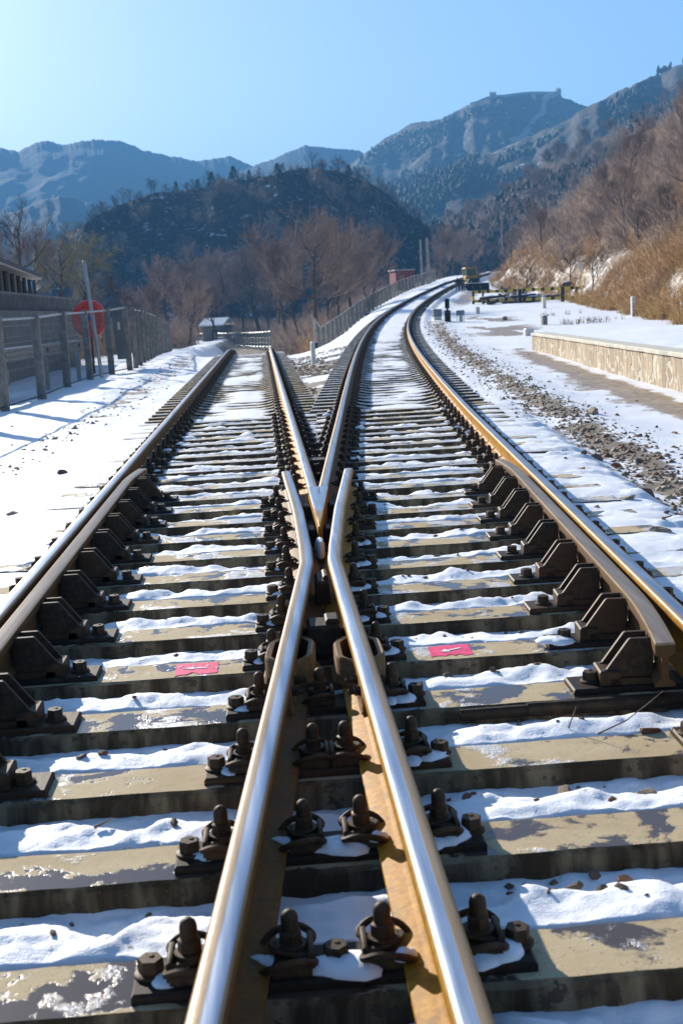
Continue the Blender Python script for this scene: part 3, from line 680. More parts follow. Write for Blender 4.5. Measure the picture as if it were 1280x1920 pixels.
for px,py,s,kind,l in ((1118,958,.075,'rock_d','dark stone lying alone on the snow beside the right rail'),(1168,938,.13,'rock_t','large tan stone on the snow right of the right rail'),(1200,922,.12,'rock_r','tall brown stone on the snow at the right'),(1228,1000,.11,'rock_t','pale flat stone in the snow near the right edge'),(1110,772,.17,'rock_t','long flat slab of stone on the snow below the gravel'),(121,890,.09,'rock_d','pointed dark stone on the snow left of the left rail'),(28,965,.12,'rock_t','flat tan stone in the snow at the far left')):
    P=atz(px,py,-.22); stone(kind,P[0],P[1],-.23,s,l,None)
for k in range(22):
    py=random.uniform(760,960); P=atz(random.uniform(20,260-(py-760)*.5),py,-.24); stone(random.choice(['rock_t','rock_d']),P[0],P[1],max(gz(P[0],P[1]),-.23),random.uniform(.015,.045),'small stone on the snow left of the left rail','stones on the left hand snow')
# the gravel windrow: thousands of small stones, one object
def gravel():
    V=[];Fc=[]; base=np.array([(1,0,0),(-1,0,0),(0,1,0),(0,-1,0),(0,0,1),(0,0,-1)],float); tri=np.array([(0,2,4),(2,1,4),(1,3,4),(3,0,4),(2,0,5),(1,2,5),(3,1,5),(0,3,5)])
    n=4200; yy=np.exp(rng.uniform(np.log(6.5),np.log(60),n)); d=1.3+rng.normal(0,.26,n)+.5*(rng.random(n)<.12)*rng.normal(0,1,n)
    n2=5200; y2=np.exp(rng.uniform(np.log(15),np.log(42),n2)); u2=rng.random(n2); x2=HW+.55+u2*np.maximum(xr_of(y2)-1.1,.01); ok=(xr_of(y2)>1.3)&(fbm(x2*1.1,y2*.5,3,8)>.46); y2,x2=y2[ok],x2[ok]
    n3=420; y3=np.exp(rng.uniform(np.log(11),np.log(45),n3)); x3=-2.9+rng.normal(0,.28,n3)
    x=np.concatenate([xr_of(yy)+1.45+d,x2,x3]); y=np.concatenate([yy,y2,y3]); 
    z=ground(x,y); s=rng.gamma(2.2,.006,len(x))+.007; s=np.minimum(s*(1+.010*y),.05)
    ph=rng.uniform(0,6.28,len(x)); sc=np.stack([s*rng.uniform(.7,1.3,len(x)),s*rng.uniform(.6,1.1,len(x)),s*rng.uniform(.4,.8,len(x))],1)
    B=base[None]*(1+rng.normal(0,.18,(len(x),6,3))); B=B*sc[:,None]; c,si=np.cos(ph)[:,None],np.sin(ph)[:,None]
    X=B[...,0]*c-B[...,1]*si; Y=B[...,0]*si+B[...,1]*c
    V=np.stack([X+x[:,None],Y+y[:,None],B[...,2]+(z+s*.05)[:,None]],-1).reshape(-1,3)
    Fq=(tri[None]+6*np.arange(len(x))[:,None,None]).reshape(-1,3)
    me=npmesh('gravel',V,Fq,[M['rock_t'],M['rock_d'],M['rock_r']],False,np.repeat(rng.choice([0,0,0,1,2],len(x)),8))
    tag(link('gravel',me),kind='stuff')
gravel()
def twig(px,py,pts,lab,r=.003,z=-.2):
    P=atz(px,py,z); mb=MB(); mb.tube([(P[0]+a,P[1]+b,snow_z(P[0],P[1])+c) for a,b,c in pts],[r*(1-.7*k/(len(pts)-1)) for k in range(len(pts))],5); tag(mb.obj('twig',M['bark_p']),lab,'twig')
twig(1120,1375,[(0,0,.0),(.10,.02,.03),(.18,.05,.07),(.24,.06,.11)],'thin bent twig sticking out of the snow on the right')
twig(1065,1372,[(0,0,0),(.02,.01,.04),(.03,.01,.07)],'short upright twig between right hand sleepers')
twig(178,1560,[(0,0,.006),(.03,.02,.012),(.05,.05,.008)],'short dark twig lying on the snow at the lower left',.005)
def tuft(px,py):
    P=atz(px,py,-.2); mb=MB()
    for k in range(16):
        a=random.uniform(0,6.3); l=random.uniform(.05,.13); mb.tube([(P[0],P[1],-.28),(P[0]+math.cos(a)*l*.4,P[1]+math.sin(a)*l*.3,-.28+l*.8),(P[0]+math.cos(a)*l,P[1]+math.sin(a)*l*.6,-.28+l*1.1)],[.0018,.0014,.0006],3)
    tag(mb.obj('weed_tuft',M['grassy']),'tuft of dry straw weed between left hand sleepers','weed')
tuft(425,968)

# ------------------------------------------------------------------ fences
M['wallg']=plain('grey_wall',(.16,.155,.15),.85,0,.2,1.5); M['palepost']=plain('pale_post',(.33,.30,.27),.8,0,.3,3); M['post']=plain('weathered_post',(.20,.185,.165),.8,0,.3,6); M['dgreen']=plain('green_paint',(.03,.06,.05),.6,0,.3,6); M['wire']=plain('fence_wire',(.16,.17,.16),.5,.5,.2,3); M['railpipe']=plain('pipe_rail',(.42,.42,.40),.45,.3,.2,5)
def mesh_panel(name,A,B,zb0,zb1,zt0,zt1,parent,pitch=.075,r=.0022,hp=.30):
    A=np.array(A);B=np.array(B); L=np.linalg.norm(B-A); n=max(2,int(L/pitch)); V=[];Fc=[]
    def bar(p,q):
        d=q-p; s_=np.cross(d,(0,0,1.0)); s_=s_/np.linalg.norm(s_) if np.linalg.norm(s_)>1e-6 else np.array([(B-A)[0],(B-A)[1],0])/L
        u=np.cross(d,s_); u=u/np.linalg.norm(u); b=len(V)
        for c in (p,q):
            for k in range(3): a=2*math.pi*k/3; V.append(c+r*(s_*math.cos(a)+u*math.sin(a)))
        for k in range(3): Fc.append((b+k,b+(k+1)%3,b+3+(k+1)%3,b+3+k))
    for i in range(1,n):
        t=i/n; p=A+(B-A)*t; bar(np.array([p[0],p[1],zb0+(zb1-zb0)*t]),np.array([p[0],p[1],zt0+(zt1-zt0)*t]))
    m_=int((zt0-zb0)/hp)
    for j in range(m_+1):
        u=j/m_; bar(np.array([A[0],A[1],zb0+(zt0-zb0)*u]),np.array([B[0],B[1],zb1+(zt1-zb1)*u]))
    return link(name,npmesh(name,V,Fc,M['wire']),parent)
def fence(lab,pts,hgt,postw,mesh=True,rail=True,post_mat='post',heights=None,panel_pitch=.075,lean=None,wr_=.0022,grp=None):
    """pts: list of (x,y) post positions; every post, rail and panel is a part of this fence"""
    o=empty('fence',(0,0,0)); tag(o,lab,'fence',grp)
    P=[(x,y,gz(x,y)-.03) for x,y in pts]
    tops=[z+.03+(heights[i] if heights else hgt) for i,(x,y,z) in enumerate(P)]
    for i,(x,y,z) in enumerate(P):
        b=MB(); h=tops[i]-z; dx=random.uniform(-.035,.035); dy=random.uniform(-.02,.02)
        w2=postw/2; b.rings([[(x+a,y+c,z) for a,c in ((-w2,-w2),(w2,-w2),(w2,w2),(-w2,w2))],[(x+dx+a,y+dy+c,z+h-.01) for a,c in ((-w2,-w2),(w2,-w2),(w2,w2),(-w2,w2))],[(x+dx+a*.8,y+dy+c*.8,z+h) for a,c in ((-w2,-w2),(w2,-w2),(w2,w2),(-w2,w2))]])
        b.obj('post',M[post_mat],o)
        if i+1<len(P):
            x2,y2,z2=P[i+1]
            if rail:
                b=MB(); b.tube([(x,y,tops[i]-.06),(x2,y2,tops[i+1]-.06)],.026,6); b.obj('top_rail',M['railpipe'],o)
                b=MB(); b.tube([(x,y,z+.10),(x2,y2,z2+.10)],.018,5); b.obj('bottom_rail',M['dgreen'],o)
            if mesh: mesh_panel('mesh_panel',(x,y,0),(x2,y2,0),z+.1,z2+.1,tops[i]-.08,tops[i+1]-.08,o,panel_pitch,wr_)
    return o
fl=[(-5.25,17.2),(-5.15,20.2),(-5.063,23.09),(-4.904,26.12),(-4.99,30.15),(-4.93,33.74),(-4.66,36.38),(-4.30,38.0)]
fence('wire mesh fence with brown posts and a pale top rail along the left snow verge',fl,1.78,.165,wr_=.0034,heights=[1.75,1.75,1.72,1.74,1.82,1.86,1.9,1.95])
fl2=[(-4.22,39.0)]+[(-4.22-.052*k*3.0*.9,39.0+2.9*k) for k in range(1,17)]
fence('dense row of leaning grey posts continuing the left fence into the distance',fl2,1.9,.15,rail=True,panel_pitch=.12,wr_=.004)
# fence between the tracks, from its tall corner post up beside the right track
fm=[]; 
for k in range(34):
    v=pr(66+2.95*k,-(3.7+.012*k*3)); fm.append((v[0],v[1]))
fence('grey post and wire fence climbing along the left side of the right track',fm,1.45,.15,heights=[1.95]+[1.5]*33,panel_pitch=.16,post_mat='palepost',wr_=.007)
ff=[]
for k in range(26):
    t=k/25; P=at(508-146*t,630,104+70*t**1.3); ff.append((P[0],P[1],-1.84-.75*t))
o=empty('fence',(0,0,0)); tag(o,'low pale fence crossing the view beyond the crest of the left track','fence')
for i,(x,y,z) in enumerate(ff):
    b=MB(); b.box((x,y,z+.5),(.13,.13,2.24)); b.obj('post',M['railpipe'],o)
    if i+1<len(ff):
        x2,y2,z2=ff[i+1]; b=MB(); b.tube([(x,y,z+1.55),(x2,y2,z2+1.55)],.035,4); b.tube([(x,y,z+.3),(x2,y2,z2+.3)],.03,4); b.obj('rail',M['wire'],o)
        mesh_panel('mesh_panel',(x,y,0),(x2,y2,0),z+.2,z2+.2,z+1.5,z2+1.5,o,.16,.008,.4)

# ------------------------------------------------------------------ things at the left: crash barrier, pole, red disc, board, building, car
def wbeam():
    o=empty('crash_barrier',(-5.6,30,gz(-5.6,30))); tag(o,'galvanised crash barrier beam behind the left mesh fence','crash barrier'); o.location=(0,0,0)
    A=np.array([-6.15,22.0,0]);B=np.array([-5.28,35.0,0]); zt=.62
    prof=[(0,.155),(.05,.13),(.05,.075),(.0,.045),(0,-.045),(.05,-.075),(.05,-.13),(0,-.155),(-.006,-.155),(.04,-.125),(.04,-.08),(-.01,-.05),(-.01,.05),(.04,.08),(.04,.125),(-.006,.155)]
    d=(B-A)/np.linalg.norm(B-A); n=np.array([d[1],-d[0],0]); mb=MB()
    mb.rings([[tuple(p+n*a+np.array([0,0,b+zt])) for a,b in prof] for p in (A,B)]); mb.obj('beam',M['galv'],o)
    for t in (.1,.4,.7,.985):
        p=A+(B-A)*t; b=MB(); b.box((p[0]-.09,p[1],zt/2-.25),(.11,.12,1.15),0,.0); b.obj('post',M['galv'],o)
        b=MB(); b.box((p[0]-.02,p[1],zt),(.05,.34,.33),0,.01); b.obj('bracket',M['iron'],o)
M['galv']=plain('galvanised',(.30,.31,.31),.4,.6,.15,5)
wbeam()
P=at(192,704,34.6); Q=at(158,491,34.9); mb=MB(); mb.tube([tuple(P-np.array([0,0,.2])),tuple(Q)],.052,8); mb.lathe([(.05,0),(.03,.03)],8,tuple(Q)); tag(mb.obj('leaning_pole',M['galv'],smooth=True),'tall grey metal pole leaning to the left behind the fence','pole')
C=at(168,598,38.5); o=empty('red_disc_sign',tuple(C)); tag(o,'big round red disc sign with a pale sun glint painted on its rim behind the fence','sign')
M['red']=plain('sign_red',(.92,.075,.04),.45,0,.15,3); M['blue']=plain('sign_blue',(.03,.10,.28),.5,0,.1,3); M['cream']=plain('cream_paint',(.72,.64,.50),.5,0,.08,4)
rx=Matrix.Rotation(R(90),3,'X')@Matrix.Rotation(0,3,'Z')
mb=MB(); mb.lathe([(.40,-.0),(.53,.02),(.55,.06),(.55,.10),(.50,.13),(.40,.10),(.39,.07),(.02,.06)],40,(0,0,0),0,Matrix.Rotation(R(-22),3,'Z')@Matrix.Rotation(R(90),3,'X')); mb.obj('disc',M['red'],o,smooth=True)
mb=MB(); mb.lathe([(.552,.05),(.575,.045),(.575,-.07),(.552,-.07)],40,(0,0,0),0,Matrix.Rotation(R(-22),3,'Z')@Matrix.Rotation(R(90),3,'X')); mb.obj('rim',M['red'],o,smooth=True)
mb=MB(); mb.tube([(.545*math.cos(R(a))*math.cos(R(22)),-.075-.20*math.cos(R(a))*-1*0-.545*math.cos(R(a))*math.sin(R(22))*1.0,.545*math.sin(R(a))) for a in range(95,190,8)],[.012]+[.036]*10+[.012],6); mb.obj('painted_glint',M['cream'],o,smooth=True)  # cream arc painted on as the sun's glint, upper left edge only
mb=MB(); mb.box((0.03,-.12,.02),(.17,.03,.15),0,.004,R(-22)); mb.obj('blue_plate',M['blue'],o)
mb=MB(); mb.tube([(0,.12,.3),(0,.12,-2.0)],.035,8); mb.obj('stem',M['iron'],o)
C=at(228,655,37.6); mb=MB(); mb.rings([[(C[0]-.13,C[1],C[2]-.3),(C[0]+.24,C[1],C[2]-.3),(C[0]+.24,C[1]+.06,C[2]-.3),(C[0]-.13,C[1]+.06,C[2]-.3)],[(C[0]-.22,C[1]+.1,C[2]+.98),(C[0]+.06,C[1]+.1,C[2]+.98),(C[0]+.06,C[1]+.16,C[2]+.98),(C[0]-.22,C[1]+.16,C[2]+.98)]])
o=mb.obj('notice_board',M['wallg']); tag(o,'tall dark grey board leaning behind the fence right of the red disc','board')
mb=MB(); mb.box((C[0]-.03,C[1]+.055,C[2]+.70),(.08,.05,.22)); mb.obj('paper',M['cream'],o)
# retaining wall with balustrade
M['roof']=plain('roof_tiles',(.045,.05,.06),.7,0,.3,3); M['soffit']=plain('pale_eave',(.42,.39,.35),.8,0,.1,2); M['winglass']=plain('dark_window',(.02,.025,.03),.15,0,.2,2); M['brickr']=plain('tan_brick',(.40,.20,.10),.8,0,.25,6); M['tanwall']=plain('plaster_wall',(.24,.22,.20),.85,0,.15,2)
A=at(0,547,40);B=at(142,561,58); A=A-(B-A)*.35; zt=0; A[2]=0;B[2]=0
o=empty('retaining_wall'); tag(o,'long grey retaining wall with a balustrade on top at the left','wall')
d=(B-A)/np.linalg.norm(B-A); n=np.array([-d[1],d[0],0]); zb=-1.2; zt=1.76
mb=MB(); mb.rings([[tuple(A+(0,0,zb)),tuple(A+n*.5+(0,0,zb)),tuple(A+n*.5+(0,0,zt)),tuple(A+(0,0,zt))],[tuple(B+(0,0,zb)),tuple(B+n*.5+(0,0,zb)),tuple(B+n*.5+(0,0,zt)),tuple(B+(0,0,zt))]]); mb.obj('wall_body',M['wallg'],o)
for zz in (.1,.7,1.25):
    mb=MB(); mb.tube([tuple(A-n*.005+(0,0,zz)),tuple(B-n*.005+(0,0,zz))],.018,4); mb.obj('ledge_line',M['soffit'],o)
mb=MB(); mb.tube([tuple(A+n*.2+(0,0,2.34)),tuple(B+n*.2+(0,0,2.34))],.06,6); mb.obj('hand_rail',M['wallg'],o)
k=MB(); nb=88
for i in range(nb):
    p=A+(B-A)*(i+.5)/nb+n*.2; k.box((p[0],p[1],2.03),(.10,.10,.55))
k.obj('balusters',M['wallg'],o)
# low building with a tiled roof
A=at(0,487,43);B=at(80,522,60); A[2]=0;B[2]=0; d=(B-A)/np.linalg.norm(B-A); n=np.array([-d[1],d[0],0]); o=empty('station_building'); tag(o,'low grey building with a dark tiled roof and pale eaves at the left edge','building')
def quadprism(pts,mat,name,par): mb=MB(); mb.rings([[tuple(p) for p in pts[0]],[tuple(p) for p in pts[1]]]); return mb.obj(name,mat,par)
def sec(P0,lst): return [P0+n*a+np.array([0,0,b]) for a,b in lst]
W=[(.95,1.2),(4.5,1.2),(4.5,3.6),(.95,3.6)]; wall=quadprism((sec(A-d*4,W),sec(B-d*.9,W)),M['tanwall'],'wall',o)
rf=[(0,3.44),(0,3.58),(2.6,4.75),(5.4,3.58),(5.4,3.44)]; quadprism((sec(A-d*6,rf),sec(B,rf)),M['roof'],'roof',o)
ev=[(.03,3.36),(.95,3.36),(.95,3.437),(.03,3.437)]; quadprism((sec(A-d*6,ev),sec(B-d*.1,ev)),M['soffit'],'eave',o)
for i in range(9):
    p=A+d*(i*2.45-1)+n*.55; mb=MB(); mb.tube([(p[0],p[1],1.2),(p[0],p[1],3.37)],.09,8); mb.obj('column',M['winglass'],o)
    q=A+d*(i*2.45+.2)+n*.94; mb=MB(); mb.rings([[tuple(q+d*a+np.array([0,0,b])-n*e) for a,b in ((-.45,1.5),(.45,1.5),(.45,2.95),(-.45,2.95))] for e in (-.02,.03)]); f=mb.obj('window',M['winglass'],o)
p=B-d*.4+n*1.2; mb=MB(); mb.box((p[0]+.15,p[1]+.9,1.5),(.5,.5,1.1)); tag(mb.obj('brick_pier',M['brickr']),'small tan brick pier at the far end of the grey building','pier')
# car behind the fence, mostly out of the picture
def car():
    o=empty('parked_car',(-7.28,28.3,gz(-7.28,28.3)),0); tag(o,'silver car parked behind the fence, only mirror, fender and wheel showing','car')
    body=[(-2.2,.35),(-2.25,.75),(-2.1,.95),(-1.6,1.0),(-.9,1.42),(.3,1.46),(1.05,1.02),(1.9,.90),(2.2,.70),(2.22,.35)]
    mb=MB(); rings=[]
    for x,k in ((-.82,.93),(-.86,1),(.86,1),(.82,.93)): rings.append([(x,y*(.985 if abs(x)<.83 else 1),.35+(z-.35)*k) for y,z in body])
    mb.rings(rings); mb.obj('body',M['silver'],o,smooth=True,ang=30)
    for s in (-1,1):
        for yy in (-1.35,1.4):
            r=Matrix.Rotation(R(90),3,'Y'); b=MB(); b.lathe([(.20,-.10),(.31,-.10),(.32,-.05),(.32,.05),(.31,.10),(.20,.10)],24,(s*.80,yy,.32),0,r); w_=b.obj('wheel',M['rubber'],o,smooth=True); b=MB(); b.lathe([(.20,-.08),(.205,.085),(.12,.095),(.03,.07)],12,(s*.80,yy,.32),0,r); b.obj('rim',M['galv'],w_)
        b=MB(); b.lathe([(.02,-.09),(.10,-.07),(.125,0),(.10,.06),(.03,.08)],12,(s*1.0,.72,1.02),0,Matrix.Rotation(R(90),3,'X')); b.box((s*.90,.72,.98),(.14,.05,.05)); b.obj('mirror',M['iron'],o,smooth=True)
        b=MB(); b.prism([(-.8,.98),(-.45,1.34),(.25,1.36),(.72,1.02)],'x',s*.845,s*.866); b.obj('side_window',M['winglass'],o)
M['silver']=plain('silver_paint',(.40,.41,.42),.3,.5,.05,3); M['rubber']=plain('rubber',(.018,.018,.018),.8,0,.2,9)
car()
# ------------------------------------------------------------------ right: stone wall, posts, signal, boxes, barrier, loader, people
def mat_rubble():
    k=NT('rubble_wall'); P=k.n('TexCoord').outputs['Object']
    sx=k.n('SeparateXYZ',{0:P}); u=k.n('CombineXYZ',{'X':k.mth('ADD',sx.outputs[0],k.mth('MULTIPLY',sx.outputs[1],1.0)),'Y':k.mth('MULTIPLY',sx.outputs[2],.42),'Z':0.0}).outputs[0]
    nz=k.noise(P,3,3); uu=k.n('VectorMath',{0:u,1:k.n('CombineXYZ',{'X':k.mth('MULTIPLY',nz,.35),'Y':k.mth('MULTIPLY',nz,.2)}).outputs[0]},operation='ADD').outputs[0]
    v=k.n('TexVoronoi',{'Vector':uu,'Scale':4.4},feature='DISTANCE_TO_EDGE').outputs['Distance']; vc=k.n('TexVoronoi',{'Vector':uu,'Scale':4.4}); b=k.noise(P,30,5)
    cell=k.mth('FRACT',k.mth('MULTIPLY',k.n('SeparateColor',{0:vc.outputs['Color']}).outputs[0],7.3))
    st=k.mix(cell,(.40,.30,.20),(.58,.45,.31)); st=k.mix(k.mth('MULTIPLY',b,.5),st,(.28,.20,.13)); mo=k.ramp(v,.045,.085)
    col=k.mix(mo,(.64,.57,.44),st); h=k.mth('ADD',k.mth('MULTIPLY',mo,1.0),k.mth('MULTIPLY',b,.3))
    return k.fin(col,.85,k.bump(h,.8,.05),0,.2)
M['rubble']=mat_rubble(); M['cap']=plain('wall_coping',(.56,.52,.42),.8,0,.12,4)
o=empty('stone_wall'); tag(o,'low rubble stone wall with pale coping edging the snowy platform at the right','wall')
def wallstrip(off0,off1,z0,z1,name,mat,chm=0):
    pts=[(wall_x(y),y) for y in lin(9.0,33.6,60)]; rings=[]
    for i,(x,y) in enumerate(pts):
        zb=float(zr_of(y))*.92-.45; zt=.30
        wv=.012*math.sin(y*3.1)+.01*math.sin(y*7.7); a,b=(zb if z0 is None else zt+z0),zt+z1
        rings.append([(x+off0+wv,y,a),(x+off0+wv,y,b-chm),(x+off0+wv+chm,y,b),(x+off1,y,b),(x+off1,y,a)])
    mb=MB(); mb.rings(rings); return mb.obj(name,mat,o)
wallstrip(0,.34,None,-.07,'wall_face',M['rubble']); wallstrip(-.035,.37,-.068,.0,'coping',M['cap'],.012)
y=33.6; mb=MB(); mb.box((wall_x(y)+.9,y+.0+.10,-.02),(1.5,.24,.5)); mb.obj('end_face',M['rubble'],o)
def marker(px,py,pt,w,d,mat,name,lab,cat,text=None,yo=None,grp=None):
    P=hit(px,py) if yo is None else at(px,py,yo); T=at(px,pt,P[1]); h=T[2]-P[2]
    o=empty(name,tuple(P),R(8)); tag(o,lab,cat,grp)
    mb=MB(); mb.box((0,0,h/2-.1),(w,d,h+.2),0,.012); mb.obj('shaft',mat,o)
    mb=MB(); mb.box((0,0,h+.012),(w*.8,d*.8,.03),0,.012); mb.obj('snow_cap',M['plainsnow'],o)
    if text:
        n=len(text)
        for i,ch in enumerate(text):
            cu=bpy.data.curves.new('t','FONT'); cu.body=ch; cu.size=h*.155; cu.align_x='CENTER'; cu.align_y='CENTER'; cu.extrude=.002; cu.offset=.003
            to=bpy.data.objects.new('t',cu); me=bpy.data.meshes.new_from_object(to); bpy.data.objects.remove(to)
            me.materials.clear(); me.materials.append(M['redtxt']); q=link('character',me,o,(0.012,-d/2-.003,h*(.86-.185*i))); q.rotation_euler=(R(90),0,0)
    return o
M['redtxt']=plain('red_lettering',(.50,.035,.025),.6,0,.15,20); M['conc_w']=plain('painted_concrete',(.70,.68,.62),.75,0,.1,8); M['conc_g']=plain('grey_concrete',(.22,.21,.18),.8,0,.2,8)
marker(1186,594,557,.16,.15,M['conc_w'],'marker_post','white concrete marker post with red characters down its face','post','小心跨轨道')
marker(1279,598,566,.16,.15,M['conc_w'],'marker_post','white concrete marker post cut by the right edge of the picture','post')
marker(1019,578,557,.20,.2,M['conc_w'],'marker_post','white post in front of the yellow and black barrier','post')
marker(1020,609,592,.20,.2,M['conc_g'],'marker_post','short grey stub standing just above the end of the stone wall','post')
marker(990,629,617,.30,.25,M['conc_w'],'kilometre_stone','squat pale block on the snow by the end of the stone wall','stone block')
marker(895,588,576,.20,.2,M['conc_w'],'marker_post','small pale post on the snow behind the grey signal box','post')
marker(945,600,594,.22,.2,M['conc_g'],'kilometre_stone','small grey stone block standing alone on the track bed snow','stone block')
marker(587,665,643,.085,.085,M['conc_w'],'marker_post','white concrete post on the snow between the two tracks','post',yo=25.5)
# dwarf signal
P=hit(839,603); o=empty('dwarf_signal',tuple(P),R(-6)); tag(o,'black dwarf railway signal on a box pedestal beside the right track','signal')
mb=MB(); mb.box((0,0,.25),(.29,.24,.58),0,.02); mb.obj('pedestal',M['dkgrey'] if 'dkgrey' in M else M['iron'],o); mb=MB(); mb.tube([(0,0,.52),(0,0,.66)],.05,8); mb.obj('neck',M['iron'],o)
mb=MB(); mb.box((0,.04,.86),(.22,.18,.44),0,.04); mb.lathe([(.11,0),(.11,.05)],16,(0,.05,1.05)); mb.obj('head',M['rubber'],o)
for z in (.76,.96):
    r=Matrix.Rotation(R(90),3,'X'); mb=MB(); mb.lathe([(.085,-.02),(.095,.12),(.085,.12),(.075,0)],14,(0,-.05,z),0,r); h=mb.obj('hood',M['rubber'],o,smooth=True)
    mb=MB(); mb.lathe([(.07,.0),(.04,.015),(.002,.02)],12,(0,-.055,z),0,r); mb.obj('lens',M['winglass'],h)
M['bluegrey']=plain('blue_grey_paint',(.16,.22,.26),.5,.1,.15,6)
P=hit(819,600); o=empty('relay_box',tuple(P),R(6)); tag(o,'blue grey trackside box with a pale base left of the black signal','box'); mb=MB(); mb.box((0,0,.34),(.42,.36,.34),0,.02); mb.obj('cabinet',M['bluegrey'],o); mb=MB(); mb.box((0,0,.05),(.38,.32,.24)); mb.obj('base',M['conc_w'],o); mb=MB(); mb.box((0,0,.525),(.46,.40,.03),0,.01); mb.obj('lid',M['galv'],o)
P=hit(863,603); o=empty('cable_box',tuple(P),R(-10)); tag(o,'grey cable box on thin legs over a pale block right of the black signal','box'); mb=MB(); mb.box((0,0,.43),(.40,.32,.24),0,.03,taper=1.0); mb.obj('cabinet',M['bluegrey'],o); mb=MB(); mb.box((.02,0,.12),(.18,.18,.38)); mb.obj('block',M['conc_w'],o)
for sx in (-1,1):
    mb=MB(); mb.box((sx*.17,0,.13),(.03,.05,.40)); mb.obj('leg',M['galv'],o)
# barrier in yellow and black
M['dyel']=plain('loader_yellow',(.48,.27,.02),.5,0,.3,4); M['yel']=plain('barrier_yellow',(.72,.46,.03),.5,0,.15,4); M['blk']=plain('barrier_black',(.018,.018,.018),.6,0,.2,4)
def barrier():
    A=at(886,569,88); B=at(1085,562,80); o=empty('track_barrier'); tag(o,'long yellow and black striped barrier of two rails on posts','barrier')
    A=np.array([A[0],A[1],gz(A[0],A[1])]); B=np.array([B[0],B[1],gz(B[0],B[1])]); zA,zB=at(886,548,A[1])[2],at(1085,539,B[1])[2]
    L=np.linalg.norm(B-A); n=int(L/.42); d=(B-A)/L
    for name,dz in (('upper_rail',0),('lower_rail',-.64)):
        mb=MB()
        for i in range(n):
            e0=i+(.24 if i%2 else 0); e1=i+1+(.24 if (i+1)%2 else 0); p=A+(B-A)*e0/n; q=A+(B-A)*e1/n; zp=zA+(zB-zA)*e0/n+dz; zq=zA+(zB-zA)*e1/n+dz
            ring=lambda c,z:[(c[0],c[1]-.05,z-.10),(c[0],c[1]+.05,z-.10),(c[0],c[1]+.05,z+.10),(c[0],c[1]-.05,z+.10)]
            mb.rings([ring(p,zp),ring(q,zq)],(i+0)%2)
        mb.obj(name,[M['yel'],M['blk']],o)
    for t,w_ in ((.0,.16),(.10,.12),(.46,.24),(.85,.22),(.97,.14)):
        p=A+(B-A)*t; zt=zA+(zB-zA)*t; z0=gz(p[0],p[1]-.15)-.1; mb=MB(); hh=zt+.05-z0
        for k in range(3): mb.box((p[0],p[1]-.17,z0+hh*(k+.5)/3),(w_,.14,hh/3),(k+1)%2 if w_<.2 else 1)
        mb.obj('post',[M['yel'],M['blk']],o)
barrier()
P=hit(1091,560,60,120); P=np.array([P[0],80.0,gz(P[0],80.0)]); P=at(1091,556,84); T=at(1085,491,84); o=empty('trackside_sign',(P[0],P[1],gz(P[0],P[1]))); tag(o,'narrow white sign board on a thin yellow pole before the brown hillside','sign')
h=T[2]-gz(P[0],P[1]); mb=MB(); mb.tube([(0,0,-.2),(-.05,0,h-.3)],.035,6); mb.obj('pole',M['yel'],o); mb=MB(); mb.box((-.06,-.05,h-.27),(.30,.03,.58),0,.004); mb.obj('board',M['cream'],o)
for px0,pt,px1,pb,yy,lab in ((787,449,791,531,150,'thinner grey pole of the pair standing beside the far fence'),(799,446,804,527,152,'thicker brown pole of the pair standing beside the far fence'),(939,415,941,462,190,'lone thin pole standing in the brown hillside scrub')):
    T=at(px0,pt,yy); Bp=at(px1,pb,yy); mb=MB(); mb.tube([(Bp[0],Bp[1],Bp[2]-1.2),tuple(T)],[.26,.18] if 'thick' in lab else [.19,.14],7); tag(mb.obj('utility_pole',M['palepost']),lab,'pole')
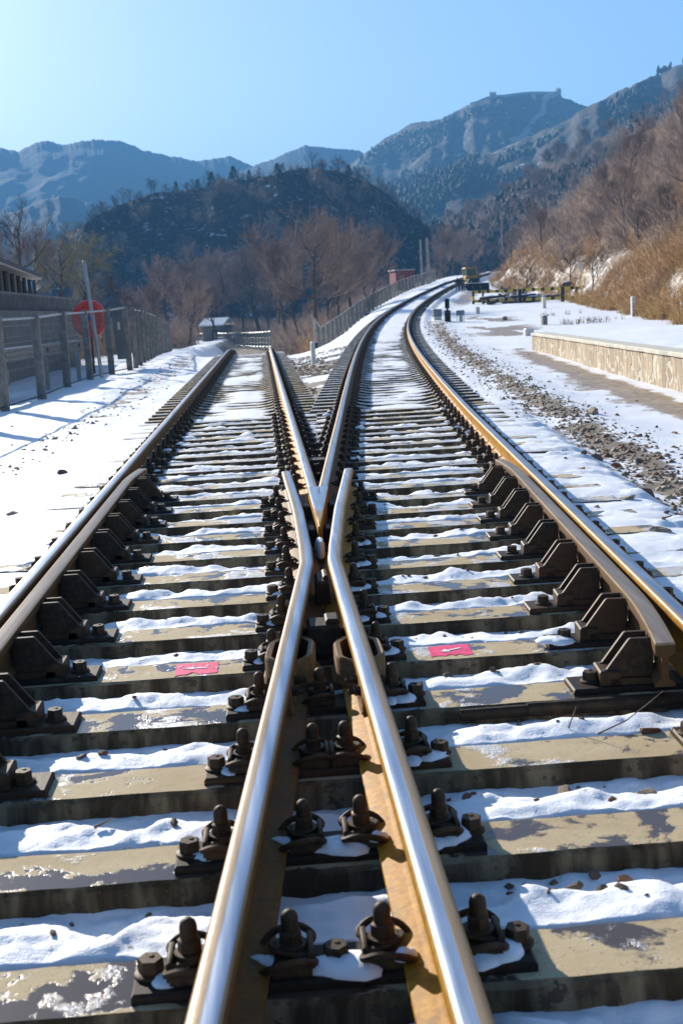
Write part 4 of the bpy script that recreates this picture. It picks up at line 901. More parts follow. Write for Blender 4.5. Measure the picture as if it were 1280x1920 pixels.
# wheel loader
def loader():
    y=128; P=at(890,553,y); o=empty('wheel_loader',tuple(P),R(6)); tag(o,'yellow wheel loader with a dark bucket facing the camera beside the far track','loader')
    Y,K=M['dyel'],M['blk']
    mb=MB(); mb.box((0,1.9,1.0),(1.5,2.6,.8),0,.12); mb.obj('body',Y,o)
    c=MB(); c.box((-.12,1.3,1.75),(1.22,1.3,.5),0,.04); c.box((-.12,1.3,2.78),(1.28,1.4,.14),0,.05)
    for a,b in ((-.68,.69),(.44,.69),(-.68,1.9),(.44,1.9)): c.box((a,b,2.35),(.10,.10,.8))
    cab=c.obj('cab',Y,o); g=MB(); g.box((-.12,.70,2.36),(1.02,.03,.68)); g.box((-.70,1.3,2.36),(.03,1.1,.68)); g.box((.46,1.3,2.36),(.03,1.1,.68)); g.obj('glass',M['cabglass'],cab)
    q=MB(); q.box((-.05,.35,1.15),(1.25,.9,1.0),0,.1); q.box((-.05,.62,1.62),(1.3,.2,.2)); q.obj('front_frame',M['bucket'],o)
    p=MB(); p.lathe([(.16,0),(.26,.3),(.2,.55),(.1,.7)],10,(-.1,1.5,2.0)); p.obj('seat',K,cab)
    for s in (-1,1):
        for yy in (.55,2.6):
            r=Matrix.Rotation(R(90),3,'Y'); b=MB(); b.lathe([(.25,-.2),(.55,-.2),(.60,-.12),(.60,.12),(.55,.2),(.25,.2)],20,(s*.82,yy,.58),0,r); w_=b.obj('wheel',M['rubber'],o,smooth=True); b=MB(); b.lathe([(.27,-.15),(.26,.17),(.05,.12)],12,(s*.82,yy,.58),0,r); b.obj('rim',Y,w_)
        b=MB(); b.tube([(s*.4,.9,1.5),(s*.42,-.2,1.35),(s*.4,-.75,.65)],.09,6); b.obj('lift_arm',Y,o)
    b=MB(); b.prism([(-.55,.15),(-1.25,.05),(-1.25,.09),(-.62,.22),(-.50,.55),(-.62,.95),(-.95,1.12),(-.93,1.18),(-.52,1.0),(-.40,.55)],'x',-1.25,1.25)
    for s in (-1,1): b.prism([(-.5,.2),(-1.2,.06),(-.95,1.14),(-.5,.98)],'x',s*1.23-.02,s*1.23+.02)
    b.obj('bucket',M['bucket'],o)
    b=MB(); b.box((-.2,-1.0,1.19),(1.8,.2,.07),0,.02); b.obj('snow_on_bucket',M['plainsnow'],o)
M['cabglass']=plain('green_tinted_glass',(.03,.10,.09),.15,0,.2,2); M['bucket']=plain('bucket_steel',(.02,.03,.05),.5,.3,.3,4)
loader()
def person(px,py,y,h,pose,cl,lab):
    P=at(px,py,y); o=bpy.data.meshes.new('person'); bm=bmesh.new(); k=h/1.75
    J={'pel':(0,0,.95),'ch':(0,-.02,1.28),'nk':(0,-.02,1.47),'hd':(0,-.045,1.60),'ht':(0,-.03,1.73),'ls':(-.19,-.01,1.41),'rs':(.19,-.01,1.41),'lh':(-.10,0,.90),'rh':(.10,0,.90),'lk':(-.12,-.05-pose*.08,.50),'rk':(.12,-.03+pose*.08,.50),'lf':(-.13,.0-pose*.10,.09),'rf':(.13,.02+pose*.12,.09),'lt':(-.14,-.15-pose*.1,.05),'rt':(.14,-.13+pose*.12,.05),
       'le':(-.26,.02,1.13),'re':(.27,.0,1.13),'lw':(-.24,-.14,.92),'rw':(.25,-.16,.95),'lg':(-.23,-.20,.84),'rg':(.24,-.23,.88)}
    Rr={'pel':.145,'ch':.165,'nk':.065,'hd':.10,'ht':.075,'ls':.085,'rs':.085,'lh':.10,'rh':.10,'lk':.068,'rk':.068,'lf':.05,'rf':.05,'lt':.04,'rt':.04,'le':.055,'re':.055,'lw':.04,'rw':.04,'lg':.042,'rg':.042}
    ks=list(J); vs=[bm.verts.new(Vector(J[a])*k) for a in ks]; ix={a:i for i,a in enumerate(ks)}
    for a,b in (('pel','ch'),('ch','nk'),('nk','hd'),('hd','ht'),('ch','ls'),('ch','rs'),('ls','le'),('le','lw'),('lw','lg'),('rs','re'),('re','rw'),('rw','rg'),('pel','lh'),('pel','rh'),('lh','lk'),('lk','lf'),('lf','lt'),('rh','rk'),('rk','rf'),('rf','rt')): bm.edges.new((vs[ix[a]],vs[ix[b]]))
    bm.to_mesh(o); bm.free(); t=bpy.data.objects.new('tmp',o); COL.objects.link(t)
    md=t.modifiers.new('s','SKIN'); sk=o.skin_vertices[0].data
    for i,a in enumerate(ks): sk[i].radius=(Rr[a]*k,Rr[a]*k*(.75 if a in('pel','ch') else 1)); sk[i].use_root=(a=='pel')
    t.modifiers.new('b','SUBSURF').levels=2; t.modifiers['b'].render_levels=2
    dg=bpy.context.evaluated_depsgraph_get(); me=bpy.data.meshes.new_from_object(t.evaluated_get(dg)); bpy.data.objects.remove(t)
    me.materials.clear(); [me.materials.append(m_) for m_ in (cl,M['trouser'],M['skin'],M['hair'],M['rubber'])]
    for p in me.polygons:
        c=p.center/k; z=c.z; p.use_smooth=True
        p.material_index=4 if z<.12 else (1 if z<.92 and abs(c.x)<.2 else (2 if (1.5<z<1.66 and c.y<-.03) or (z<.93 and abs(c.x)>.2) else (3 if z>1.5 else 0)))
    me.name='person'; ob=link('person',me,None,(P[0],P[1],P[2]),R(random.uniform(-40,40))); tag(ob,lab,'person','people by the loader')
    nb=MB(); nb.lathe([(.016,0),(.006,.03)],6,(0,-.135*k,1.585*k),0,Matrix.Rotation(R(90),3,'X')); nb.obj('nose',M['skin'],ob)
M['skin']=plain('skin',(.35,.20,.14),.6,0,.1,4); M['hair']=plain('hair',(.015,.012,.01),.7,0,.2,9); M['trouser']=plain('dark_trousers',(.02,.022,.03),.8,0,.2,4); M['coat1']=plain('black_coat',(.015,.015,.02),.8,0,.2,5); M['coat2']=plain('brown_coat',(.10,.05,.03),.8,0,.2,5)
for px_,h_,po,cl,lb in ((857.5,1.38,.8,M['coat1'],'person in a black coat standing at the left near the yellow loader'),(863,1.33,.3,M['coat1'],'person in dark clothes standing between two others by the loader'),(868.5,1.36,-.6,M['coat2'],'person in a brown coat standing closest to the loader')):
    yy_=115.5+random.uniform(-.5,.5); xx_=at(px_,548,yy_)[0]; person(px_,548,yy_,h_,po,cl,lb); bpy.data.objects[-1] if False else None
    ob_=[o_ for o_ in COL.objects if o_.get('label')==lb][0]; ob_.location.z=gz(xx_,yy_)
# distant small buildings
P=at(759,523,185); o=empty('red_shed',(P[0],P[1],P[2]),R(12)); tag(o,'small red shed with a pale roof edge behind the middle fence','shed')
M['shedred']=plain('red_sheet',(.30,.03,.035),.6,0,.2,2); mb=MB(); mb.box((0,1.5,-.2),(2.9,3,2.9)); mb.obj('wall',M['shedred'],o); mb=MB(); mb.box((0,1.5,1.33),(3.2,3.3,.18),0,.03); mb.obj('roof',M['cap'],o); mb=MB(); mb.box((-.5,-.02,-.3),(.8,.04,1.7)); mb.obj('door',M['brickr'],o)
P=at(398,612,150); o=empty('hut',(P[0],P[1],P[2]-1.9),R(-20)); tag(o,'small hut with a snow covered roof among the bare trees','hut')
mb=MB(); mb.box((0,1.5,.9),(2.6,3,2.2)); mb.obj('wall',M['wallg'],o); mb=MB(); mb.prism([(-.4,1.95),(1.6,2.75),(3.5,1.95),(3.5,2.05),(1.6,2.9),(-.4,2.1)],'x',-1.6,1.6); mb.obj('roof',M['plainsnow'],o); mb=MB(); mb.box((.3,-.02,.8),(.7,.04,1.3)); mb.obj('door',M['winglass'],o)
# rubbish: logs behind the barrier, rocks below the slope, black box by the middle fence
def log(px,py,y,l,r,lab,snow=True,ang=0):
    P=at(px,py,y); P[2]=max(P[2],gz(P[0],P[1])+r*.5); o=empty('log',tuple(P),ang); tag(o,lab,'log','logs heaped behind the barrier')
    mb=MB(); mb.tube([(-l/2,0,0),(-l*.1,.03,r*.2),(l/2,0,.1)],[r,r*1.05,r*.8],8); mb.obj('stem',M['bark'],o,smooth=True)
    if snow: mb=MB(); mb.tube([(-l*.4,0,r*.75),(0,.02,r*.95),(l*.38,0,.1+r*.6)],[r*.35,r*.6,r*.4],7); mb.obj('snow_cap',M['plainsnow'],o,smooth=True)
for k in range(26):
    log(random.uniform(905,1050),random.uniform(556,572),random.uniform(84,92),random.uniform(.8,2.2),random.uniform(.07,.17),'dark log lying in the heap behind the yellow and black barrier',random.random()<.5,random.uniform(-1,1))
log(1063,535,88,1.0,.22,'short upright looking snow capped log standing out above the barrier',True,1.0)
for k in range(40):
    px=random.uniform(895,985); P=at(px,0,random.uniform(100,125)); P[2]=gz(P[0],P[1]); stone(random.choice(['rock_d','rock_t','rock_d']),P[0],P[1],P[2],random.uniform(.15,.5),'boulder in the rubble below the brown hillside','boulders beside the loader')
P=at(587,618,62); mb=MB(); mb.box((P[0],P[1],gz(P[0],P[1])+.2),(.36,.3,.62),0,.02); tag(mb.obj('black_box',M['blk']),'black box standing against the tall corner post of the middle fence','box')
for px,py,y,s,l in ((627,625,52,.24,'dark rock on the snow bank below the middle fence'),(690,590,75,.26,'dark lump of rock on the snow left of the right track')):
    P=hit(px,py); stone('rock_d',P[0],P[1],P[2],s,l,None)

# ------------------------------------------------------------------ bare trees
def tree_meshes(sd,H=6.0,spread=.55,n1=9,n2=8,n3=7,n4=5,upw=.45,trunk=.22,tw=.013,droop=0.0,tr=.022):
    r=np.random.default_rng(sd); limbs=MB(); TV=[];TF=[]
    def twig3(p,q,r0,r1):
        d=q-p; L=np.linalg.norm(d)+1e-9; d=d/L; a=np.cross(d,(.3,.2,1)); a/=np.linalg.norm(a)+1e-9; b=np.cross(d,a); i0=len(TV)
        for c,rr in ((p,r0),(q,r1)):
            for k in range(3): t=2.094*k; TV.append(c+rr*(a*math.cos(t)+b*math.sin(t)))
        for k in range(3): TF.append((i0+k,i0+(k+1)%3,i0+3+(k+1)%3,i0+3+k))
    def grow(p,d,L,rad,seg,bend,up):
        pts=[np.array(p)]; d=np.array(d,float); 
        for k in range(seg):
            d=d+r.normal(0,bend,3)+np.array([0,0,up]); d/=np.linalg.norm(d); pts.append(pts[-1]+d*L/seg)
        return pts
    def dirn(d,ang):
        a=np.cross(d,r.normal(0,1,3)); a/=np.linalg.norm(a)+1e-9; return d*math.cos(ang)+a*math.sin(ang)
    tk=grow((0,0,-.3),(r.normal(0,.06),r.normal(0,.06),1),H*.74+.3,0,7,.09,.06); R0_=H*tr
    limbs.tube([tuple(p) for p in tk],[R0_*(1-.8*k/7) for k in range(8)],7)
    for i in range(n1):
        u=trunk+(1-trunk)*(i+.5)/n1; f=u*7; k=min(int(f),6); p=tk[k]+(tk[k+1]-tk[k])*(f-k); td=tk[k+1]-tk[k]; td/=np.linalg.norm(td)
        L1=H*spread*(1.05-.6*(u-trunk)/(1-trunk))*r.uniform(.75,1.1); d1=dirn(td,R(r.uniform(35,68))); b1=grow(p,d1,L1,0,5,.16,upw*.22); r1=R0_*.42*(1.1-.5*u)
        limbs.tube([tuple(q) for q in b1],[r1*(1-.75*k_/5) for k_ in range(6)],5)
        for j in range(n2):
            f=(.2+.8*(j+r.random()*.8)/n2)*5; k=min(int(f),4); p=b1[k]+(b1[k+1]-b1[k])*min(f-k,1); td=b1[k+1]-b1[k]; td/=np.linalg.norm(td)
            L2=L1*.52*r.uniform(.6,1.15); b2=grow(p,dirn(td,R(r.uniform(25,60))),L2,0,3,.18,upw*.2-droop*.3); r2=r1*.36
            for k in range(3): twig3(b2[k],b2[k+1],r2*(1-.25*k),r2*(1-.25*(k+1)))
            for m_ in range(n3):
                f=(.15+.85*r.random())*3; k=min(int(f),2); p=b2[k]+(b2[k+1]-b2[k])*(f-k); td=b2[k+1]-b2[k]; td/=np.linalg.norm(td)
                L3=L2*.55*r.uniform(.5,1.2); b3=grow(p,dirn(td,R(r.uniform(20,60))),L3,0,2,.2,upw*.2-droop)
                twig3(b3[0],b3[1],tw,tw*.8); twig3(b3[1],b3[2],tw*.8,tw*.5)
                for q_ in range(n4):
                    s_=b3[0]+(b3[2]-b3[0])*r.uniform(.2,1); e=s_+dirn(d1*.2+np.array([0,0,.5-droop*4])+ (b3[2]-b3[0])/L3,R(r.uniform(0,50)))*L3*r.uniform(.4,.9); twig3(s_,e,tw*.65,tw*.3)
    return limbs,np.array(TV),np.array(TF)
TREES=[]
def tree_kind(args,bark,twigm):
    l,V,Fq=tree_meshes(**args); return (l.mesh('trunk',M[bark],True,60),npmesh('crown',V,Fq,M[twigm]),args.get('H',6.0))
TREES=[tree_kind(dict(sd=1,H=6,spread=.50,n1=11),'bark','twig'),tree_kind(dict(sd=2,H=6,spread=.60,n1=9,upw=.7),'bark','twig'),tree_kind(dict(sd=3,H=6,spread=.42,n1=12,upw=1.0),'bark','twig'),tree_kind(dict(sd=4,H=6,spread=.55,n1=8,n4=3),'bark','twig')]
T_SPARSE=[tree_kind(dict(sd=11,H=6,spread=.6,n1=8,n2=6,n3=4,n4=2,tw=.016,tr=.03),'bark','bark'),tree_kind(dict(sd=12,H=6,spread=.5,n1=9,n2=6,n3=4,n4=2,tw=.016,upw=.9),'bark','bark')]
T_WIL=[tree_kind(dict(sd=21,H=6,spread=.55,n1=9,n2=8,n3=8,n4=4,droop=.22,tw=.009),'bark','twig_y')]
T_PALE=[tree_kind(dict(sd=31,H=6,spread=.48,n1=10,n2=6,n3=5,n4=3,upw=1.1,tw=.012,tr=.018),'bark_p','twig')]
def tree(kind,x,y,z,h,lab,grp,name='bare_tree'):
    tm,cm,H=kind; o=empty(name,(x,y,z),random.uniform(0,6.28)); s=h/H; o.scale=(s*random.uniform(.9,1.12),s*random.uniform(.9,1.12),s)
    tag(o,lab,'tree',grp); link('trunk',tm,o); link('crown',cm,o); return o
def tree_px(kind,px,top,base,y,lab,grp=None,name='bare_tree'):
    P=at(px,base,y); T=at(px,top,y); return tree(kind,P[0],P[1],min(P[2],T[2]-1.5),T[2]-P[2],lab,grp,name)
big=dict(sd=41,H=6,spread=.62,n1=13,n2=9,n3=7,n4=5,upw=.6,trunk=.22,tw=.009); T_BIG=tree_kind(big,'bark','twig')
tree_px(T_BIG,592,408,600,84,'full crowned bare tree standing tallest behind the middle fence corner')
tree_px(TREES[1],355,535,640,95,'small pale pinkish bare tree at the far end of the left fence')
tree_px(T_SPARSE[1],222,505,612,70,'thin dark bare tree to the right of the red disc')
tree_px(T_SPARSE[0],38,380,560,75,'large dark bare tree spreading above the building roof')
tree_px(T_WIL[0],105,420,590,88,'yellowish drooping tree directly beyond the end of the building')
tree_px(T_WIL[0],150,440,600,96,'yellow green willow between the building and the dark hill','willows')
for px,top,base,y in ((480,450,612,185),(540,440,618,120),(430,462,612,190),(385,500,612,195),(318,480,622,140),(655,428,588,112),(700,418,560,135),(640,470,595,98),(560,500,622,102),(505,495,612,182),(290,520,620,120),(262,535,618,112),(450,510,614,188),(610,480,605,110),(690,470,572,112),(345,470,615,150),(410,470,610,200),(520,455,600,165),(630,450,580,150),(185,530,612,110),(378,520,626,138),(412,525,626,140),(60,430,580,120),(12,430,575,115),(830,420,520,210),(850,440,515,200),(870,430,515,215),(835,460,520,190)):
    tree_px(random.choice(TREES),px+random.uniform(-6,6),top+random.uniform(-8,8),base,y,'leafless brownish tree in the grove below the dark hill','trees of the grove below the dark hill')
# trees on the slope at the right
def slope_tree(px,y,h,kind,lab,grp,fr=None):
    x=at(px,500,y)[0]; tree(kind,x,y,gz(x,y)-.1,h,lab,grp)
tree_px(T_PALE[0],1172,285,455,82,'tall pale barked tree with upright limbs on the right hillside')
for k in range(58):
    y=random.uniform(62,210); px=random.uniform(920,1330); x=at(px,500,y)[0]; e=x-np.interp(y,FOOT_Y,FOOT_X)
    if e<1.5: continue
    slope_tree(px,y,random.uniform(2.6,5.2),random.choice(TREES+T_PALE+T_SPARSE[:1]),'leafless tree growing in the brown scrub of the right hillside','trees on the right hillside')
for px,base,y,h,lab in ((1067,500,92,2.6,'small dark bare tree just above the barrier on the golden slope'),(1112,545,78,3.0,'dark double stemmed tree at the foot of the slope right of the white sign'),(985,512,100,2.6,'low dark tree on the slope above the log heap')):
    x=at(px,base,y)[0]; tree(T_SPARSE[0],x,y,gz(x,y)-.1,h,lab,None)

# ------------------------------------------------------------------ scrub and dry grass (uncountable)
def stems(name,bx,by,bz,h,n,mat,spread,w,sub=3,lean=.0,kind='stuff'):
    """fans of thin stems with side shoots; bx,by,bz,h arrays per clump"""
    m_=len(bx); N=m_*n
    X=np.repeat(bx,n)+rng.normal(0,1,N)*np.repeat(h,n)*.18; Y=np.repeat(by,n)+rng.normal(0,1,N)*np.repeat(h,n)*.18; Z=np.repeat(bz,n)-.05
    az=rng.uniform(0,6.283,N); el=np.abs(rng.normal(0,spread,N)); L=np.repeat(h,n)*rng.uniform(.55,1.1,N)
    D=np.stack([np.sin(el)*np.cos(az)+lean,np.sin(el)*np.sin(az),np.cos(el)],1); D/=np.linalg.norm(D,axis=1)[:,None]
    P0=np.stack([X,Y,Z],1); P1=P0+D*L[:,None]; W=np.repeat(w,N) if np.isscalar(w) else np.repeat(w,n)
    A=[P0];B=[P1];Ws=[W]
    for k in range(sub):
        t=rng.uniform(.25,.9,N)[:,None]; q=P0+(P1-P0)*t; d2=D+rng.normal(0,.55,(N,3)); d2/=np.linalg.norm(d2,axis=1)[:,None]
        A.append(q);B.append(q+d2*(L*rng.uniform(.25,.5,N))[:,None]);Ws.append(W*.6)
    P0=np.concatenate(A);P1=np.concatenate(B);W=np.concatenate(Ws); N=len(P0)
    ph=rng.uniform(0,6.28,N); V=np.empty((N,4,3))
    d=P1-P0; d/=np.linalg.norm(d,axis=1)[:,None]+1e-9; a=np.cross(d,np.array([.3,.2,1.0])); a/=np.linalg.norm(a,axis=1)[:,None]+1e-9; b=np.cross(d,a)
    for k in range(3): V[:,k]=P0+W[:,None]*(a*np.cos(ph+2.094*k)[:,None]+b*np.sin(ph+2.094*k)[:,None])
    V[:,3]=P1; i=np.arange(N)[:,None]*4; Fq=np.concatenate([i+np.array([[0,1,3]]),i+np.array([[1,2,3]]),i+np.array([[2,0,3]])],0)
    o=link(name,npmesh(name,V.reshape(-1,3),Fq,M[mat])); 
    if kind: tag(o,kind=kind)
    return o
def scatter(n,y0,y1,test,pxr=(880,1340)):
    y=np.exp(rng.uniform(np.log(y0),np.log(y1),n)); px=rng.uniform(*pxr,n)
    d=FW[None]*F_PX+RT[None]*(px-640)[:,None]-UP[None]*(500-960); x=CAM[0]+d[:,0]/d[:,1]*y
    ok=test(x,y); x,y=x[ok],y[ok]; return x,y,ground(x,y)
GA,GB=hit(1105,542,40),hit(1275,425,40)
def gully(x,y):
    d=(GB-GA)[:2]; L=np.linalg.norm(d); t=np.clip(((x-GA[0])*d[0]+(y-GA[1])*d[1])/L**2,-.1,1.4); return np.hypot(x-GA[0]-t*d[0],y-GA[1]-t*d[1])+.8*(fbm(x*.8,y*.8,3,19)-.5)
ef=lambda x,y: np.where(gully(x,y)<.85,-9,x-np.interp(y,FOOT_Y,FOOT_X))
x,y,z=scatter(7800,40,250,lambda x,y:(ef(x,y)>.4)&(fbm(x*.22,y*.22,3,71)>.40)); stems('hillside_scrub',x,y,z,rng.uniform(.6,1.7,len(x)),9,'brush',.55,.010+.00008*y,3)
x,y,z=scatter(5000,50,250,lambda x,y:(ef(x,y)>3)&(fbm(x*.15,y*.15,3,91)>.47)); stems('hillside_thicket',x,y,z,rng.uniform(1.2,2.8,len(x)),8,'twig',.5,.012+.00008*y,4)
x,y,z=scatter(7500,38,150,lambda x,y:(ef(x,y)>-.3)&(ef(x,y)<9+.0*y)&(fbm(x*.35,y*.25,3,51)>.40)); stems('dry_grass',x,y,z,rng.uniform(.3,.95,len(x)),16,'grassy',.42,.008+.00005*y,1,.12)
x,y,z=scatter(2600,62,150,lambda x,y:((x>2.5-.0*y)&(x<xr_of(y)-5.2)|(x<-11))&~((x/y>at(722,500,100)[0]/100)&(y>75)),(-30,800)); z=np.minimum(z,1.0); stems('grove_undergrowth',x,y,z,rng.uniform(.6,2.0,len(x)),10,'brush',.6,.014,4)
clear=lambda x,y:(x/y>at(722,500,100)[0]/100)&(x/y<at(806,500,100)[0]/100)&(y>75)
lowf=lambda x,y:(x/y>at(355,600,100)[0]/100)&(x/y<at(520,600,100)[0]/100)&(y<180)
x,y,z=scatter(4600,95,235,lambda x,y:(x<xr_of(y)-7)&~clear(x,y)&~lowf(x,y),(-30,840)); stems('grove_thicket',x,y,z,rng.uniform(1.2,3.2,len(x)),9,'twig',.5,.016,4)
# red-brown weeds at the platform edge
def weeds(px,py,n,hh,lab):
    P=hit(px,py,20,90); b=np.array([P]*1); xs=P[0]+rng.normal(0,.55,n); ys_=P[1]+rng.normal(0,.3,n)
    o=stems('weed_clump',xs,ys_,ground(xs,ys_,False),rng.uniform(.4,1,n)*hh,7,'weed',.45,.009,2,0,None); tag(o,lab,'weeds')
weeds(1085,607,16,.40,'clump of dry red brown weeds on the snow above the stone wall'); weeds(1120,601,12,.36,'right hand clump of red brown weeds on the platform snow'); weeds(1042,591,10,.35,'small clump of reddish weeds in front of the barrier end')

# ------------------------------------------------------------------ hills and mountains
def ridge(name,prof,yr,yb,zb,mat,amp,fold,sd,ncol=260,nrow=90,yjit=.12,shape=1.15,back=1.35,jag=.5,pw=7):
    us=np.array([p[0] for p in prof],float); vs=np.array([p[1] for p in prof],float); u=np.linspace(us[0],us[-1],ncol); v=np.interp(u,us,vs)
    v=v+(fbm(u*.06,u*0,4,sd)-.5)*5; jg=(fbm(u*.30,u*0+2,3,sd+3)-.5)*6*jag*yr/2303
    d=FW[None]*F_PX+RT[None]*(u-640)[:,None]-UP[None]*(v-960)[:,None]; d=d/d[:,1:2]
    yR=yr*(1+yjit*(fbm(u*.012,u*0+3,3,sd+5)-.5)*2)
    top=CAM[None]+d*yR[:,None]; t=np.concatenate([np.linspace(0,1,nrow),np.linspace(1,1.6,14)[1:]]); 
    Y=yb+(yR-yb)[None]*np.minimum(t,1)[:,None]+(back-1)*yr*np.maximum(t-1,0)[:,None]
    X=CAM[0]+(d[:,0]/1.0)[None]*Y
    f=np.clip(t,0,1)[:,None]**shape; Hh=(top[:,2]-zb)[None]; kw=max(9,int(ncol*.16)//2*2+1); kr=np.hanning(kw+2)[1:-1]; kr/=kr.sum(); Hs=np.convolve(np.pad(Hh[0],kw//2,mode='edge'),kr,'valid')[None]
    Z=zb+Hs*f+(Hh-Hs)*f**pw-Hh*.9*np.maximum(t-1,0)[:,None]+jg[None]*f**9
    nz=(1-np.abs(2*fbm(X/fold,Y/fold*.55,5,sd+11)-1)); Z=Z+amp*(nz-.62)*(4*f*(1-f))**.6*np.where(t<=1,1,0)[:,None]*1.0+amp*.16*(fbm(X/fold*5,Y/fold*5,3,sd+15)-.5)*np.minimum(1,(1-f)*6)
    n,mm=X.shape; idx=np.arange(n*mm).reshape(n,mm); Fq=np.stack([idx[:-1,:-1],idx[:-1,1:],idx[1:,1:],idx[1:,:-1]],-1).reshape(-1,4)
    o=link(name,npmesh(name,np.stack([X,Y,Z],-1).reshape(-1,3),Fq,mat,True)); tag(o,kind='structure'); return dict(X=X,Y=Y,Z=Z,nr=nrow)
M['hill_dark']=mat_hill('dark_hill',[(.012,.012,.013),(.030,.026,.024),(.048,.033,.026)],.05,.16,(.74,.77,.82),1.2)
M['hill_brown']=mat_hill('brown_hill',[(.06,.042,.030),(.17,.108,.068),(.12,.082,.052)],.03,.09,(.74,.76,.80),1.5,(.03,.045,.022))
M['mt_green']=mat_hill('pine_mountain',[(.045,.035,.028),(.13,.088,.062),(.06,.055,.034)],.022,.05,(.74,.76,.80),3.0,(.022,.04,.022))
M['mt_far']=mat_hill('far_mountain',[(.022,.022,.022),(.05,.043,.038),(.03,.03,.026)],-.3,.04,(.72,.74,.78),4.0)
HD=ridge('dark_hill',[(60,475),(150,428),(180,404),(240,378),(300,360),(380,354),(440,340),(500,330),(560,315),(620,318),(680,338),(720,358),(760,398),(800,424),(850,462),(880,500),(930,540)],300,236,-6,M['hill_dark'],6,30,3,300,110,.10,.92)
HB=ridge('brown_hill',[(780,470),(820,440),(880,398),(940,372),(1000,330),(1060,296),(1120,266),(1200,222),(1280,178),(1400,110)],380,215,0,M['hill_brown'],10,45,8,260,100,.1,.9)
H2=ridge('pine_mountain',[(600,380),(640,366),(700,362),(800,334),(880,303),(960,268),(1040,236),(1100,203),(1150,178),(1200,154),(1240,137),(1280,120),(1420,70)],680,390,-5,M['mt_green'],22,80,14,300,120,.12,.9)
H1=ridge('wall_mountain',[(590,345),(640,318),(660,306),(700,277),(735,252),(770,234),(830,224),(880,197),(920,184),(980,178),(1020,175),(1048,176),(1056,184),(1100,200),(1130,204),(1200,230),(1300,260)],980,640,-5,M['mt_green'],30,120,21,300,120,.08,.95)
ridge('far_mountain',[(430,330),(480,310),(505,300),(540,286),(575,272),(620,277),(645,280),(670,280),(690,292),(760,330)],1250,850,-5,M['mt_far'],14,120,31,200,90,.01,1.0,1.35,.6,14)
ridge('far_mountain',[(-80,300),(0,277),(35,284),(66,267),(88,263),(115,271),(180,261),(225,264),(270,282),(320,292),(370,302),(410,297),(430,293),(475,312),(540,330),(620,350)],1300,850,-5,M['mt_far'],16,120,37,300,130,.01,1.0,1.35,.6,16)
ridge('far_hill',[(-60,400),(30,398),(75,378),(112,366),(140,372),(190,392),(240,408),(300,430)],900,680,-5,M['mt_far'],9,90,43,140,60,.04,1.0)
def hill_scrub(name,H_,n,h0,h1,mat,w,lo=8,nst=7):
    rr=rng.integers(lo,H_['nr']+3,n); cc=rng.integers(2,H_['X'].shape[1]-2,n); x,y,z=H_['X'][rr,cc]+rng.normal(0,.6,n),H_['Y'][rr,cc],H_['Z'][rr,cc]
    stems(name,x,y,z-.1,rng.uniform(h0,h1,n),nst,mat,.6,w,3)
hill_scrub('hill_scrub',HD,7500,.8,2.2,'hillbrush',.035); hill_scrub('hill_scrub',HB,4200,1.0,3.0,'twig',.04)
# trees on the skyline of the dark hill
for k in range(64):
    c=rng.integers(30,285); r_=HD['nr']-1-rng.integers(0,5); x,y,z=HD['X'][r_,c],HD['Y'][r_,c],HD['Z'][r_,c]
    tree(random.choice(T_SPARSE),x,y,z-.4,random.uniform(2.2,5.0),'leafless tree on the skyline of the dark hill','trees along the top of the dark hill')
for k in range(60):
    c=rng.integers(30,285); r_=rng.integers(20,95); x,y,z=HD['X'][r_,c],HD['Y'][r_,c],HD['Z'][r_,c]
    tree(random.choice(TREES),x,y,z-.4,random.uniform(3.,6.5),'leafless tree on the shaded slope of the dark hill','trees on the slope of the dark hill')
def pine_mesh(sd,n=150):
    r=np.random.default_rng(sd); mb=MB(); V=[];Fq=[]
    for k in range(n):
        u=r.random()**.8; z=.12+.86*u; rad=(.30*(1-u)+.03)*r.uniform(.4,1.1); a=r.uniform(0,6.28); p=np.array([math.cos(a)*rad,math.sin(a)*rad,z-.05*rad]); e=np.array([math.cos(a),math.sin(a),-.25])*.13; s_=np.array([-math.sin(a),math.cos(a),0])*.045; b=len(V)
        V+= [p-e*.3-s_,p-e*.3+s_,p+e,p+np.array([0,0,.07])]; Fq+=[(b,b+1,b+2),(b,b+2,b+3),(b+1,b+3,b+2),(b,b+3,b+1)]
    t=MB(); t.tube([(0,0,-.05),(0,0,.5),(0,0,.95)],[.03,.02,.005],5)
    return t.mesh('trunk',M['bark']),npmesh('crown',V,Fq,M['pine']),1.0
PINES=[pine_mesh(k) for k in range(3)]
for px,h in ((398,3.6),(437,3.8),(372,2.8),(520,2.6),(330,2.5),(468,2.5),(655,2.8)):
    c=int(np.argmin(abs(np.linspace(60,930,300)-px))); r_=HD['nr']-1; tree(PINES[int(h*10)%3],HD['X'][r_,c],HD['Y'][r_,c],HD['Z'][r_,c]-.3,h,'dark conifer standing on the skyline of the dark hill','conifers along the top of the dark hill','pine_tree')
